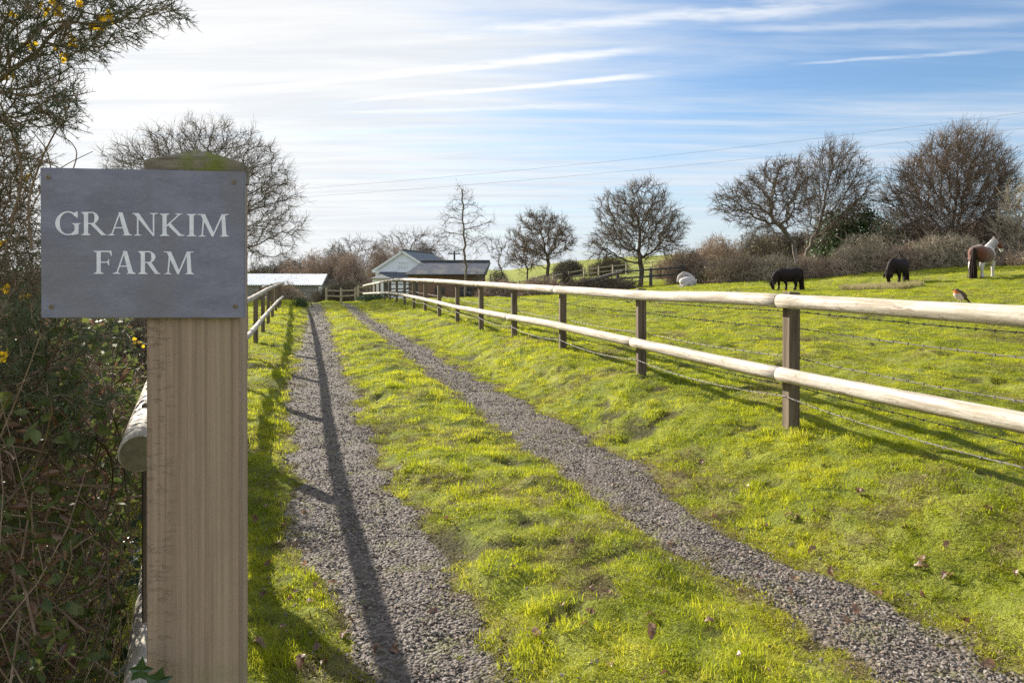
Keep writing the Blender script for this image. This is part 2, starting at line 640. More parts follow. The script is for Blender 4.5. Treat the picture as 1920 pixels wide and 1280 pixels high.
def mat_stone():
    m = newmat('gravel_stone'); g = N(m)
    oi = g.n('ShaderNodeObjectInfo')
    c = g.ramp(oi.outputs['Random'], [(0, (.075, .058, .048)), (.35, (.130, .105, .090)), (.7, (.190, .162, .142)), (.92, (.33, .30, .27)), (1, (.27, .17, .12))])
    n = g.noise(g.pos(), 150, 3)
    g.out(g.mix(g.math('MULTIPLY', n, .5), c, (.17, .145, .125)), .7, None, .25)
    return m


M['stone'] = mat_stone()

# ------------------------------------------------------------------ ground sheet
def axis(*parts):
    out = []
    for a, b, st in parts:
        out.append(np.arange(a, b - st * .25, st))
    out.append(np.array([parts[-1][1]]))
    return np.concatenate(out)


def grid_mesh(xs, ys):
    X, Y = np.meshgrid(xs, ys)
    i = np.arange(len(ys) - 1)[:, None] * len(xs)
    j = np.arange(len(xs) - 1)[None]
    F = np.stack([i + j, i + j + 1, i + j + 1 + len(xs), i + j + len(xs)], -1)
    return X, Y, F


gx = axis((-900, -60, 40), (-60, -9, 1.0), (-9, -3, .12), (-3, 6, .045), (6, 14, .12), (14, 30, .3), (30, 60, .8), (60, 900, 40))
gy = axis((-300, -10, 30), (-10, 1, .5), (1, 9, .045), (9, 18, .1), (18, 45, .25), (45, 200, 3), (200, 1600, 60))
X, Y, F = grid_mesh(gx, gy)
Z = H(X, Y)
ground = mk('ground', np.stack([X, Y, Z], -1).reshape(-1, 3), [F.reshape(-1, 4)], M['ground'], smooth=True)
Ug, Vg = w2uv(X, Y)
og = track_off(Ug, Vg)
wn_ = (1 - ss(og, .02, .16)) * (Y > 0) * (Y < 45) + .6 * ss(vnoise(X, Y, .5, 13) + .5 * vnoise(X, Y, .17, 14), .22, .42) * (Y < 30)
a_ = ground.data.attributes.new('worn', 'FLOAT', 'POINT')
a_.data.foreach_set('value', np.clip(wn_, 0, 1).astype(np.float32).ravel())
a_ = ground.data.attributes.new('pit', 'FLOAT', 'POINT')
a_.data.foreach_set('value', (pits(X, Y) * (np.abs(X) < 60) * (Y < 60)).astype(np.float32).ravel())
tag(ground, kind='structure')

# gravel tracks: ragged sheets a little above the ground
for nm, TV_, TU_, THh in (('gravel_track', TL_V, TL_U, TL_H), ('gravel_track', TR_V, TR_U, TR_H)):
    vs = axis((0.2, 9, .035), (9, 20, .08), (20, 46, .3))
    du = np.arange(-.55, .551, .035)
    V_, D_ = np.meshgrid(vs, du, indexing='ij')
    U_ = np.interp(V_, TV_, TU_) + D_
    off = track_off(U_, V_)
    Xw, Yw = uv2w(U_, V_)
    keep = off < 0.05
    Zw = H(Xw, Yw) + .010 - .03 * ss(off, -.04, .12) + .007 * vnoise(U_, V_, .09, 9)
    i = np.arange(len(vs) - 1)[:, None] * len(du)
    j = np.arange(len(du) - 1)[None]
    Fq = np.stack([i + j, i + j + 1, i + j + 1 + len(du), i + j + len(du)], -1)
    k = keep[:-1, :-1] | keep[1:, :-1] | keep[:-1, 1:] | keep[1:, 1:]
    Fq = Fq[k]
    used, inv = np.unique(Fq.ravel(), return_inverse=True)
    VV = np.stack([Xw, Yw, Zw], -1).reshape(-1, 3)[used]
    o = mk(nm, VV, [inv.reshape(-1, 4)], M['gravel'], smooth=True)
    tag(o, kind='structure')


# ------------------------------------------------------------------ scattered stuff by geometry nodes
def gn_scatter(name, pts, scl, rot, variants, kind='stuff', label=None, seed=1):
    """one object: instances of the variant meshes on points"""
    coll = bpy.data.collections.new(name + '_kit')
    for vme in variants:
        ob = bpy.data.objects.new(name + '_piece', vme)
        coll.objects.link(ob)
    me = bpy.data.meshes.new(name)
    me.vertices.add(len(pts))
    me.vertices.foreach_set('co', np.asarray(pts, np.float32).ravel())
    a = me.attributes.new('scl', 'FLOAT_VECTOR', 'POINT'); a.data.foreach_set('vector', np.asarray(scl, np.float32).ravel())
    a = me.attributes.new('rot', 'FLOAT_VECTOR', 'POINT'); a.data.foreach_set('vector', np.asarray(rot, np.float32).ravel())
    vid = np.random.RandomState(seed).randint(0, len(variants), len(pts)).astype(np.int32)
    a = me.attributes.new('vid', 'INT', 'POINT'); a.data.foreach_set('value', vid)
    me.update()
    ob = bpy.data.objects.new(name, me)
    COL.objects.link(ob)
    ng = bpy.data.node_groups.new(name, 'GeometryNodeTree')
    ng.interface.new_socket('Geometry', in_out='INPUT', socket_type='NodeSocketGeometry')
    ng.interface.new_socket('Geometry', in_out='OUTPUT', socket_type='NodeSocketGeometry')
    gi = ng.nodes.new('NodeGroupInput'); go = ng.nodes.new('NodeGroupOutput')
    ci = ng.nodes.new('GeometryNodeCollectionInfo')
    ci.inputs['Collection'].default_value = coll
    ci.inputs['Separate Children'].default_value = True
    ci.inputs['Reset Children'].default_value = True
    ip = ng.nodes.new('GeometryNodeInstanceOnPoints')
    ip.inputs['Pick Instance'].default_value = True

    def attr(nm, ty):
        n = ng.nodes.new('GeometryNodeInputNamedAttribute'); n.data_type = ty
        n.inputs['Name'].default_value = nm
        return [o_ for o_ in n.outputs if o_.enabled][0]
    ng.links.new(gi.outputs[0], ip.inputs['Points'])
    ng.links.new(ci.outputs[0], ip.inputs['Instance'])
    ng.links.new(attr('vid', 'INT'), ip.inputs['Instance Index'])
    er = ng.nodes.new('FunctionNodeEulerToRotation')
    ng.links.new(attr('rot', 'FLOAT_VECTOR'), er.inputs[0])
    ng.links.new(er.outputs[0], ip.inputs['Rotation'])
    ng.links.new(attr('scl', 'FLOAT_VECTOR'), ip.inputs['Scale'])
    ng.links.new(ip.outputs[0], go.inputs[0])
    md = ob.modifiers.new('scatter', 'NODES'); md.node_group = ng
    tag(ob, kind=kind, label=label)
    return ob


def tuft_mesh(name, rs, nb, rad, h0, h1, w, mat, lean=.5, segs=3):
    V = []; F3 = []; F4 = []
    for b in range(nb):
        a = rs.rand() * 6.283; r = rad * math.sqrt(rs.rand())
        base = np.array([r * math.cos(a), r * math.sin(a), -.008])
        ln = h0 + (h1 - h0) * rs.rand()
        az = rs.rand() * 6.283; le = lean * (0.2 + rs.rand())
        d = np.array([math.cos(az) * le, math.sin(az) * le, 1.0]); d /= np.linalg.norm(d)
        side = np.array([-math.sin(az + rs.normal() * .6), math.cos(az + rs.normal() * .6), 0])
        ww = w * (.7 + .6 * rs.rand())
        p = base.copy(); n0 = len(V)
        for k_ in range(segs):
            t = k_ / segs
            V += [p - side * ww * (1 - t * .6) / 2, p + side * ww * (1 - t * .6) / 2]
            p = p + d * ln / segs
            d = d + np.array([math.cos(az), math.sin(az), -.55]) * .35 * le * 2; d /= np.linalg.norm(d)
        V.append(p)
        for k_ in range(segs - 1):
            i0 = n0 + 2 * k_
            F4.append([i0, i0 + 1, i0 + 3, i0 + 2])
        i0 = n0 + 2 * (segs - 1)
        F3.append([i0, i0 + 1, i0 + 2])
    me = bpy.data.meshes.new(name)
    me.from_pydata([tuple(v) for v in V], [], F4 + F3)
    me.materials.append(mat)
    return me


def scatter_points(bands, margin, seed, accept):
    rs = np.random.RandomState(seed)
    P_, S_ = [], []
    for y0, y1, dens, sc in bands:
        xm = margin * y1 + 1.2
        n = int(2 * xm * (y1 - y0) * dens)
        x = (rs.rand(n) * 2 - 1) * xm; y = y0 + (y1 - y0) * rs.rand(n)
        k = np.abs(x) < margin * y + 1.2
        x, y = x[k], y[k]
        k = accept(x, y, rs)
        P_.append(np.stack([x[k], y[k]], 1)); S_.append(np.full(k.sum(), sc))
    return np.concatenate(P_), np.concatenate(S_)


rs = np.random.RandomState(5)
grass_var = [tuft_mesh('grass_tuft', rs, 26, .045, .022, .052, .0030, M['blade'], .75) for _ in range(6)]


def acc_grass(x, y, rs):
    u, v = w2uv(x, y)
    off = track_off(u, v)
    pr = ss(off, -.03, .07)
    pr = np.maximum(pr, .16 * (vnoise(x, y, .25, 12) > .10) + .30 * ss(off, -.18, .0))
    # worn patches in the sward
    worn = ss(vnoise(x, y, .5, 13) + .5 * vnoise(x, y, .17, 14), .22, .4)
    pr = pr * (1 - .55 * worn) * (1 - .92 * pits(x, y))
    pr = pr * (.30 + .70 * ss(vnoise(x, y, .11, 16) + .6 * vnoise(x, y, .05, 18), -.28, .12))
    return rs.rand(len(x)) < pr


pts, sc0 = scatter_points([(1.1, 3.5, 950, 1.0), (3.5, 6, 800, 1.05), (6, 10, 420, 1.3), (10, 16, 210, 1.75), (16, 26, 80, 2.6), (26, 46, 28, 4.0)], .86, 11, acc_grass)
zz_ = H(pts[:, 0], pts[:, 1])
rs = np.random.RandomState(6)
uu, vv_ = w2uv(pts[:, 0], pts[:, 1])
field = ss(uu, 3.6, 5.0)
hh = (0.28 + .34 * np.clip(vnoise(pts[:, 0], pts[:, 1], .45, 21) + .5, 0, 1) + .95 * ss(vnoise(pts[:, 0], pts[:, 1], .16, 22), .08, .42) + .25 * rs.rand(len(pts))) * (1 - .35 * field)
hh = hh * (1 - .5 * (track_off(uu, vv_) < .03))
scl = np.stack([sc0, sc0, hh * sc0 ** .55], 1)
rot = np.stack([rs.normal(size=len(pts)) * .12, rs.normal(size=len(pts)) * .12, rs.rand(len(pts)) * 6.28], 1)
gn_scatter('grass', np.column_stack([pts, zz_]), scl, rot, grass_var, label='short bright green grass growing over the verge, the strip and the paddock', seed=2)

# dead thatch and moss in the worn places and along the track edges
def acc_thatch(x, y, rs):
    u, v = w2uv(x, y)
    off = track_off(u, v)
    worn = ss(vnoise(x, y, .5, 13) + .5 * vnoise(x, y, .17, 14), .12, .36)
    edge = ss(off, -.12, -.01) * (1 - ss(off, .05, .22))
    return rs.rand(len(x)) < np.maximum(np.maximum(.75 * worn, .55 * edge), np.maximum(.30 * pits(x, y), .035)) * ss(off, -.14, -.02)


rs = np.random.RandomState(15)
M['blade_dead'] = mat_blade('blade_dead', (.20, .15, .065), (.34, .27, .12), (.26, .27, .05), .35)
thatch_var = [tuft_mesh('thatch', rs, 22, .06, .02, .055, .0028, M['blade_dead'], 2.6) for _ in range(4)]
pts, sc0 = scatter_points([(1.1, 4, 700, 1.0), (4, 7, 420, 1.2), (7, 12, 200, 1.7), (12, 24, 55, 2.6)], .86, 17, acc_thatch)
n = len(pts)
gn_scatter('dry_grass', np.column_stack([pts, H(pts[:, 0], pts[:, 1]) + .004]), np.stack([sc0, sc0, sc0 ** .4], 1), np.column_stack([rs.normal(size=n) * .15, rs.normal(size=n) * .15, rs.rand(n) * 6.28]), thatch_var, label='dead straw coloured thatch in the worn turf and along the track edges', seed=4)

# gravel stones
rs = np.random.RandomState(8)
stone_var = []
for k_ in range(7):
    import bmesh
    bm = bmesh.new()
    bmesh.ops.create_icosphere(bm, subdivisions=1, radius=1.0)
    ax = np.array([1.0 + .35 * rs.rand(), .7 + .3 * rs.rand(), .42 + .25 * rs.rand()])
    for v_ in bm.verts:
        f_ = 1 + .22 * rs.normal()
        v_.co = Vector((v_.co.x * ax[0] * f_, v_.co.y * ax[1] * f_, v_.co.z * ax[2] * f_))
    me_ = bpy.data.meshes.new('gravel_stone'); bm.to_mesh(me_); bm.free(); me_.materials.append(M['stone'])
    stone_var.append(me_)


def acc_gravel(x, y, rs):
    u, v = w2uv(x, y)
    off = track_off(u, v)
    return (rs.rand(len(x)) < (1 - ss(off, -.14, .10)) * (.40 + .60 * ss(vnoise(x, y, .3, 31) + .4 * vnoise(x, y, .1, 32), -.25, .1)) + .02 * (off < .35)) & (u < 3)


pts, sc0 = scatter_points([(1.6, 4, 4200, 1.0), (4, 6.5, 2800, 1.12), (6.5, 10, 1400, 1.4), (10, 15, 560, 1.9), (15, 24, 170, 2.8)], .86, 41, acc_gravel)
rs = np.random.RandomState(9)
n = len(pts)
sz = (.0036 + .0056 * rs.rand(n) ** 1.8) * sc0
zz_ = H(pts[:, 0], pts[:, 1]) + .010 + sz * .2
gn_scatter('gravel', np.column_stack([pts, zz_]), np.stack([sz] * 3, 1), np.stack([rs.normal(size=n) * .5, rs.normal(size=n) * .5, rs.rand(n) * 6.28], 1), stone_var, label='loose pale grey chippings lying on the two wheel tracks', seed=3)

# ------------------------------------------------------------------ timber materials
def mat_rail():
    m = newmat('rail_wood'); g = N(m); p = g.objc()
    u = g.mapping(p, (3, 1, 3))
    at = g.n('ShaderNodeAttribute'); at.attribute_name = 'axis'
    v = at.outputs['Vector']                      # x along the rail, yz round it
    s1 = g.mapping(v, (1.2, 22, 22)); f1 = g.noise(s1, 1.6, 6, .65)
    f2 = g.noise(g.mapping(v, (5, 5, 5)), 1.6, 5, .7)
    f3 = g.noise(g.mapping(v, (9, 26, 26)), 1.0, 5, .75, 1.6)
    f4 = g.noise(g.mapping(v, (5, 70, 70)), 1.0, 3, .6)
    c = g.mix(g.rng(f1, .36, .64), (.30, .25, .19), (.58, .53, .46))
    c = g.mix(g.math('MULTIPLY', g.rng(f2, .5, .72), .6), c, (.36, .31, .21))
    c = g.mix(g.math('MULTIPLY', g.rng(f3, .56, .66), .75), c, (.22, .17, .12))
    c = g.mix(g.math('MULTIPLY', g.rng(f4, .62, .72), .5), c, (.17, .13, .09))
    kn = g.noise(g.mapping(v, (5.5, 30, 30), (0, 0, 0), (1.7, 3, 1)), 1.0, 3, .6, .8)
    c = g.mix(g.math('MULTIPLY', g.rng(kn, .64, .70), .8), c, (.15, .10, .065))
    gr = g.noise(g.mapping(v, (1.1, 12, 12), (0, 0, 0), (7, 3, 1)), 1.0, 4, .6)
    c = g.mix(g.math('MULTIPLY', g.rng(gr, .52, .66), .55), c, (.30, .27, .20))
    h = g.math('ADD', g.math('MULTIPLY', f1, .6), g.math('ADD', g.math('MULTIPLY', f3, -.5), g.math('MULTIPLY', f4, -.25)))
    g.out(c, .75, g.bump(h, .7, .008), .3)
    return m


def mat_timber(name, lo, hi, green=None, ztop=None):
    m = newmat(name); g = N(m); p = g.objc()
    f1 = g.noise(g.mapping(p, (38, 38, 1.6)), 1.0, 6, .65, .3)
    f2 = g.noise(g.mapping(p, (6, 6, 2)), 1.0, 4, .6)
    c = g.mix(g.rng(f1, .3, .7), lo, hi)
    c = g.mix(g.math('MULTIPLY', g.rng(f2, .5, .75), .5), c, (lo[0] * .6, lo[1] * .6, lo[2] * .6))
    if green: c = g.mix(g.math('MULTIPLY', g.rng(f2, .42, .6), .55), c, green)
    g.out(c, .8, g.bump(f1, .6, .004), .25)
    return m


M['rail'] = mat_rail()
M['post'] = mat_timber('post_wood', (.085, .062, .042), (.20, .155, .11))
M['rail_end'] = simple('rail_end', (.17, .145, .085), (.10, .085, .055), 30, .85, .2)
M['wire'] = simple('wire', (.20, .19, .185), (.13, .11, .095), 90, .6, .4, metal=.3)
M['nail'] = simple('nail', (.12, .10, .09), None, rough=.5, metal=.8)


def rail_mesh(name, P, r, parent, seed=0):
    """a peeled round rail through the points P with a small end gap"""
    P = np.asarray(P, float)
    L = np.concatenate([[0], np.cumsum(np.linalg.norm(np.diff(P, axis=0), axis=1))])
    n = max(6, int(L[-1] / .16))
    t = np.linspace(0.006, L[-1] - .006, n)
    Q = np.stack([np.interp(t, L, P[:, i]) for i in range(3)], 1)
    for i in range(3):                                   # ease the bends a little
        Q[1:-1, i] = .25 * Q[:-2, i] + .5 * Q[1:-1, i] + .25 * Q[2:, i]
    Q[:, 2] += .012 * vnoise(t, t * 0 + seed * 1.3, 1.1, 53) * np.minimum(1, 4 * np.minimum(t, L[-1] - t))
    rs = np.random.RandomState(seed)
    rr = r * (1.03 - .06 * (t / L[-1] if seed % 2 else 1 - t / L[-1])) * (1 + .05 * (vnoise(t, t * 0 + seed, .5, 51)) + .03 * vnoise(t, t * 0 + seed * 2, .17, 52))
    t = np.concatenate([[t[0]], t, [t[-1]]]); Q = np.concatenate([Q[:1], Q, Q[-1:]])
    rr = np.concatenate([[rr[0] * .9], rr, [rr[-1] * .9]])
    Q[0] -= (Q[2] - Q[1]) / np.linalg.norm(Q[2] - Q[1]) * .005
    Q[-1] += (Q[-2] - Q[-3]) / np.linalg.norm(Q[-2] - Q[-3]) * .005
    k = 18
    mb = MB().tube(Q, rr, k, True)
    V = np.concatenate(mb.V)
    base = np.linspace(0, 1, len(Q))
    # round irregularities
    a = np.tile(np.arange(k), len(Q))
    o = mb.build(name, M['rail'], parent, True)
    me = o.data
    at = me.attributes.new('axis', 'FLOAT_VECTOR', 'POINT')
    ang = a / k * 2 * np.pi
    A = np.stack([np.repeat(np.linspace(0, L[-1], len(Q)), k) + seed * 3.7, np.cos(ang) * r, np.sin(ang) * r], 1)
    at.data.foreach_set('vector', A.astype(np.float32).ravel())
    me.materials.append(M['rail_end'])
    for p_ in me.polygons:
        if len(p_.vertices) > 4:
            p_.material_index = 1; p_.use_smooth = False
    return o


def wobble_box(name, c, size, rz, mat, parent, top_slope=0.0, tilt=0.0, seed=0):
    """squared post: bevelled, slightly tilted, origin-free in parent space"""
    bm = bmesh.new()
    bmesh.ops.create_cube(bm, size=1.0)
    bmesh.ops.scale(bm, vec=size, verts=bm.verts)
    bmesh.ops.translate(bm, vec=(0, 0, size[2] / 2), verts=bm.verts)
    for v in bm.verts:
        if v.co.z > size[2] * .6: v.co.z -= top_slope * (v.co.x / size[0])
    bmesh.ops.bevel(bm, geom=list(bm.edges), offset=min(size[0], size[1]) * .06, segments=1, affect='EDGES')
    from mathutils import Matrix
    bmesh.ops.transform(bm, matrix=Matrix.Translation(Vector(c)) @ Matrix.Rotation(rz, 4, 'Z') @ Matrix.Rotation(tilt, 4, 'X'), verts=bm.verts)
    me = bpy.data.meshes.new(name); bm.to_mesh(me); bm.free()
    me.materials.append(mat)
    o = bpy.data.objects.new(name, me); COL.objects.link(o)
    if parent: o.parent = parent
    return o


def interp_line(vs, tab):
    return np.interp(vs, [a for a, b in tab], [b for a, b in tab])


# ---- paddock fence (right) : lane coordinates u = 3.447, posts every 2.4 m
FU = 3.37
RT = [(-3, 1.31), (1, 1.315), (4.3, 1.32), (6.7, 1.283), (9.1, 1.265), (11.5, 1.256), (13.9, 1.250), (18.7, 1.235), (23.5, 1.20), (28, 1.14), (31, 1.04), (36, .84), (41, .66), (45.5, .48)]
RL = [(-3, .83), (1, .82), (4.3, .775), (6.7, .765), (9.1, .763), (11.5, .715), (13.9, .69), (16.3, .65), (18.7, .643), (21.1, .64), (23.5, .62), (28, .57), (31, .50), (36, .32), (41, .14), (45.5, -.04)]
rrad = .054
pv = [4.307 + 2.4 * i for i in range(-2, 18)]
ox, oy = uv2w(FU, 4.307)
pf = thing('paddock_fence', (ox, oy, Hs(ox, oy)), 'long round-railed timber fence with barbed wire between the lane and the green paddock', 'fence')
O3 = np.array([ox, oy, Hs(ox, oy)])
rs = np.random.RandomState(70)
for i, v in enumerate(pv):
    x, y = uv2w(FU + .085, v)
    z = Hs(x, y)
    top = float(interp_line(v, RT)) + (.012 if i == 2 else .02 * rs.rand())
    if v > 31: top -= .02
    wobble_box('post', (x - O3[0], y - O3[1], z - .35 - O3[2]), (.095, .072 if i != 2 else .085, top - z + .35), TH + rs.normal() * .04, M['post'], pf, .006, rs.normal() * .006)


def fence_pt(u, v, tab, dz=-rrad):
    x, y = uv2w(u, v)
    return np.array([x, y, float(interp_line(v, tab)) + dz])


def run(tab, joints, name, parent, O, uf, rad, s0):
    for j in range(len(joints) - 1):
        a, b = joints[j], joints[j + 1]
        vs_ = np.linspace(a, b, max(3, int((b - a) / .6)))
        P = [fence_pt(uf(v), v, tab, -rad) - O for v in vs_]
        rail_mesh(name, P, rad, parent, s0 + j)


jt = [pv[0], pv[2]] + [pv[i] for i in range(4, 20, 2)] + [pv[-1]]
jl = [pv[0], pv[2], pv[3]] + [pv[i] for i in range(5, 20, 2)]
jt = sorted(set(jt)); jl = sorted(set(jl))
run(RT, jt, 'rail', pf, O3, lambda v: FU - .012, rrad, 1)
run(RL, jl, 'rail', pf, O3, lambda v: FU - .012, rrad * .98, 40)


def barbed(name, pts, parent, O, r=.0023, step=.11, seed=0, barbs_to=20):
    """two-strand wire with barbs"""
    rs = np.random.RandomState(seed)
    P = np.asarray(pts, float)
    L = np.concatenate([[0], np.cumsum(np.linalg.norm(np.diff(P, axis=0), axis=1))])
    n = int(L[-1] / .05)
    t = np.linspace(0, L[-1], n)
    Q = np.stack([np.interp(t, L, P[:, i]) for i in range(3)], 1)
    Q[:, 2] += .006 * vnoise(t, t * 0 + seed, .8, 61)
    mb = MB()
    for ph in (0, np.pi):
        off = np.stack([np.zeros(n), np.cos(t * 55 + ph) * r * 1.1, np.sin(t * 55 + ph) * r * 1.1], 1)
        mb.tube(Q + off - O, r, 4, False)
    tb = np.arange(.06, min(L[-1], barbs_to), step)
    B = np.stack([np.interp(tb, L, P[:, i]) for i in range(3)], 1) - O
    d = rs.normal(size=(len(tb), 3)); d /= np.linalg.norm(d, axis=1)[:, None]
    e = rs.normal(size=(len(tb), 3)); e /= np.linalg.norm(e, axis=1)[:, None]
    for q_ in (d, e):
        mb.segs(B - q_ * .014, B + q_ * .014, r * .8, r * .5, 3)
    T = np.array([CT * 0 - ST, CT, 0]) * .006
    mb.segs(B - T, B + T, r * 2.6, r * 2.6, 5)
    return mb.build(name, M['wire'], parent)


for wi, (hh_, uo, sag) in enumerate(((1.185, .135, .01), (1.062, .13, .015), (.84, .13, .02), (.625, .13, .02), (.555, .03, .05))):
    pts_ = []
    for v in np.arange(pv[0] + .0, 34, .4):
        fr = ((v - 4.307) / 2.4) % 1.0
        x, y = uv2w(FU + uo, v)
        zt = float(interp_line(v, RT)) - 1.32
        pts_.append((x, y, hh_ + zt * .9 - sag * 4 * fr * (1 - fr)))
    barbed('barbed_wire', pts_, pf, O3, seed=wi + 3)

# ---- lane fence (left)
LT = [(.8, 1.15), (1.62, 1.15), (4.5, 1.13), (8, 1.09), (12, 1.09), (16, 1.10), (22, 1.07), (28, 1.0), (33, .82), (36, .66)]
LL = [(.8, .60), (1.62, .60), (4.5, .62), (8, .59), (12, .575), (16, .58), (22, .56), (28, .48), (33, .28), (36, .12)]
LU = [(.8, -.36), (1.62, -.36), (3, -.57), (4.5, -.80), (7, -.86), (12, -.87), (20, -.93), (29, -1.0), (33, -1.6), (36, -2.3)]
ufl = lambda v: float(np.interp(v, [a for a, b in LU], [b for a, b in LU]))
ox, oy = uv2w(-.86, 11.3)
lf = thing('lane_fence', (ox, oy, Hs(ox, oy)), 'round-railed timber fence along the left edge of the gravel lane behind the farm sign', 'fence')
O4 = np.array([ox, oy, Hs(ox, oy)])
lpv = [1.98, 4.3, 6.5, 8.9, 11.3, 13.7, 16.1, 18.5, 20.9, 23.3, 25.7, 28.1, 30.5, 33, 35.8]
for i, v in enumerate(lpv):
    x, y = uv2w(ufl(v) - .085 + (.13 if v < 3 else .05 if v < 5 else 0), v)
    z = Hs(x, y)
    top = float(interp_line(v, LT)) + .01
    wobble_box('post', (x - O4[0], y - O4[1], z - .35 - O4[2]), (.08, .09, top - z + .35), TH + rs.normal() * .05, M['post'], lf, .005, rs.normal() * .008)
run(LT, [1.62, 6.5, 11.3, 16.1, 20.9, 25.7, 30.5, 35.8], 'rail', lf, O4, lambda v: ufl(v) + .012, .042, 80)
run(LL, [1.62, 4.1, 8.9, 13.7, 18.5, 23.3, 28.1, 33, 35.8], 'rail', lf, O4, lambda v: ufl(v) + .012, .041, 100)

# ------------------------------------------------------------------ the farm sign
def mat_slate():
    m = newmat('slate'); g = N(m); p = g.objc()
    f1 = g.noise(g.mapping(p, (1, 1, 2.2), (0, R(15), 0)), 14, 6, .65, .4)
    f2 = g.noise(g.mapping(p, (1.2, 1, 5)), 60, 5, .7)
    f3 = g.noise(p, 5, 4, .6, 1.0)
    c = g.mix(g.rng(f1, .3, .7), (.165, .157, .235), (.24, .23, .325))
    c = g.mix(g.math('MULTIPLY', g.rng(f2, .45, .72), .35), c, (.33, .32, .41))
    c = g.mix(g.math('MULTIPLY', g.rng(f3, .45, .6), .5), c, (.185, .168, .19))
    g.out(c, g.rng(f1, .2, .8, .42, .6), g.bump(f2, .35, .0006), .5)
    return m


def mat_signpost():
    m = newmat('sawn_post'); g = N(m); p = g.objc()
    f1 = g.noise(g.mapping(p, (130, 40, 1.3)), 1.0, 7, .7, .35)
    fb = g.noise(g.mapping(p, (34, 10, .30)), 1.0, 5, .6, .4)
    f2 = g.noise(g.mapping(p, (160, 60, 60)), 1.0, 4, .7)
    f3 = g.noise(p, 4, 4, .6)
    f4 = g.noise(p, 16, 4, .7)
    sx = g.n('ShaderNodeSeparateXYZ'); g.l(p, sx.inputs[0])
    c = g.mix(g.rng(f1, .3, .7), (.255, .175, .135), (.44, .31, .245))
    c = g.mix(g.math('MULTIPLY', g.rng(fb, .45, .62), .30), c, (.46, .35, .255))
    c = g.mix(g.math('MULTIPLY', g.rng(f3, .5, .7), .35), c, (.25, .20, .15))
    # rough left strip of the face
    rough = g.rng(sx.outputs[0], -.015, -.045)
    pit = g.math('MULTIPLY', g.rng(g.noise(g.mapping(p, (50, 30, 120), (0, R(35), 0)), 1.0, 4, .7), .52, .66), rough)
    c = g.mix(g.math('MULTIPLY', pit, .10), c, (.12, .095, .07))
    low = g.math('MULTIPLY', g.rng(sx.outputs[2], .95, .83), g.rng(f4, .38, .6))
    c = g.mix(g.math('MULTIPLY', low, .45), c, (.20, .22, .09))
    kn = g.noise(g.mapping(p, (10, 10, 2.2), (0, 0, 0), (3, 0, 1)), 1.0, 2, .5)
    c = g.mix(g.math('MULTIPLY', g.rng(kn, .72, .8), .6), c, (.12, .085, .06))
    ck = g.noise(g.mapping(p, (70, 20, .5), (0, 0, 0), (9, 0, 2)), 1.0, 3, .5)
    ckm = g.rng(ck, .70, .72)
    c = g.mix(g.math('MULTIPLY', ckm, .75), c, (.06, .045, .035))
    h = g.math('ADD', g.math('MULTIPLY', f1, .9), g.math('ADD', g.math('MULTIPLY', g.math('ADD', f2, g.math('MULTIPLY', ckm, -2.5)), .4), g.math('MULTIPLY', pit, -.7)))
    g.out(c, .85, g.bump(h, .7, .003), .2)
    return m


def mat_cap():
    m = newmat('mossy_cap'); g = N(m); p = g.objc()
    f1 = g.noise(g.mapping(p, (12, 70, 70), (0, 0, R(20))), 1.0, 6, .65, .6)
    f2 = g.noise(p, 22, 5, .7); f3 = g.noise(p, 160, 3, .7)
    sx = g.n('ShaderNodeSeparateXYZ'); g.l(p, sx.inputs[0])
    c = g.mix(g.rng(f1, .3, .7), (.11, .085, .06), (.30, .25, .20))
    mo = g.math('MULTIPLY', g.rng(f2, .36, .56), g.rng(sx.outputs[0], -.035, .0))
    mo = g.math('MULTIPLY', mo, g.rng(sx.outputs[0], .066, .03))
    c = g.mix(g.math('MULTIPLY', mo, .9), c, (.17, .19, .030))
    c = g.mix(g.math('MULTIPLY', g.rng(f3, .5, .7), .3), c, (.07, .06, .04))
    g.out(c, .9, g.bump(g.math('ADD', f1, f3), .8, .003), .2)
    return m


SA = R(8)
ZS = 1.043
pxm = FPX / ZS
sx0 = (276 - 960) / pxm; sx1 = (441 - 960) / pxm
SW = (sx1 - sx0) / math.cos(SA) * 1.0
SD = .05
scx = (sx0 + sx1) / 2
zg = Hs(scx, ZS)
fs = thing('farm_sign', (scx, ZS + SD / 2, 0), 'slate farm name board with white capitals screwed to a thick square mossy-topped wooden post', 'sign', rz=SA)
zc_ = 1.5 + (505 - 303) / pxm      # top of the front face
bm = bmesh.new()
bmesh.ops.create_cube(bm, size=1.0)
bmesh.ops.scale(bm, vec=(SW, SD, zc_ - .03 + .4), verts=bm.verts)
bmesh.ops.translate(bm, vec=(0, 0, (zc_ - .03 - .4) / 2), verts=bm.verts)
bmesh.ops.bevel(bm, geom=list(bm.edges), offset=.0025, segments=2, affect='EDGES')
me = bpy.data.meshes.new('post'); bm.to_mesh(me); bm.free(); me.materials.append(mat_signpost())
o = bpy.data.objects.new('post', me); COL.objects.link(o); o.parent = fs
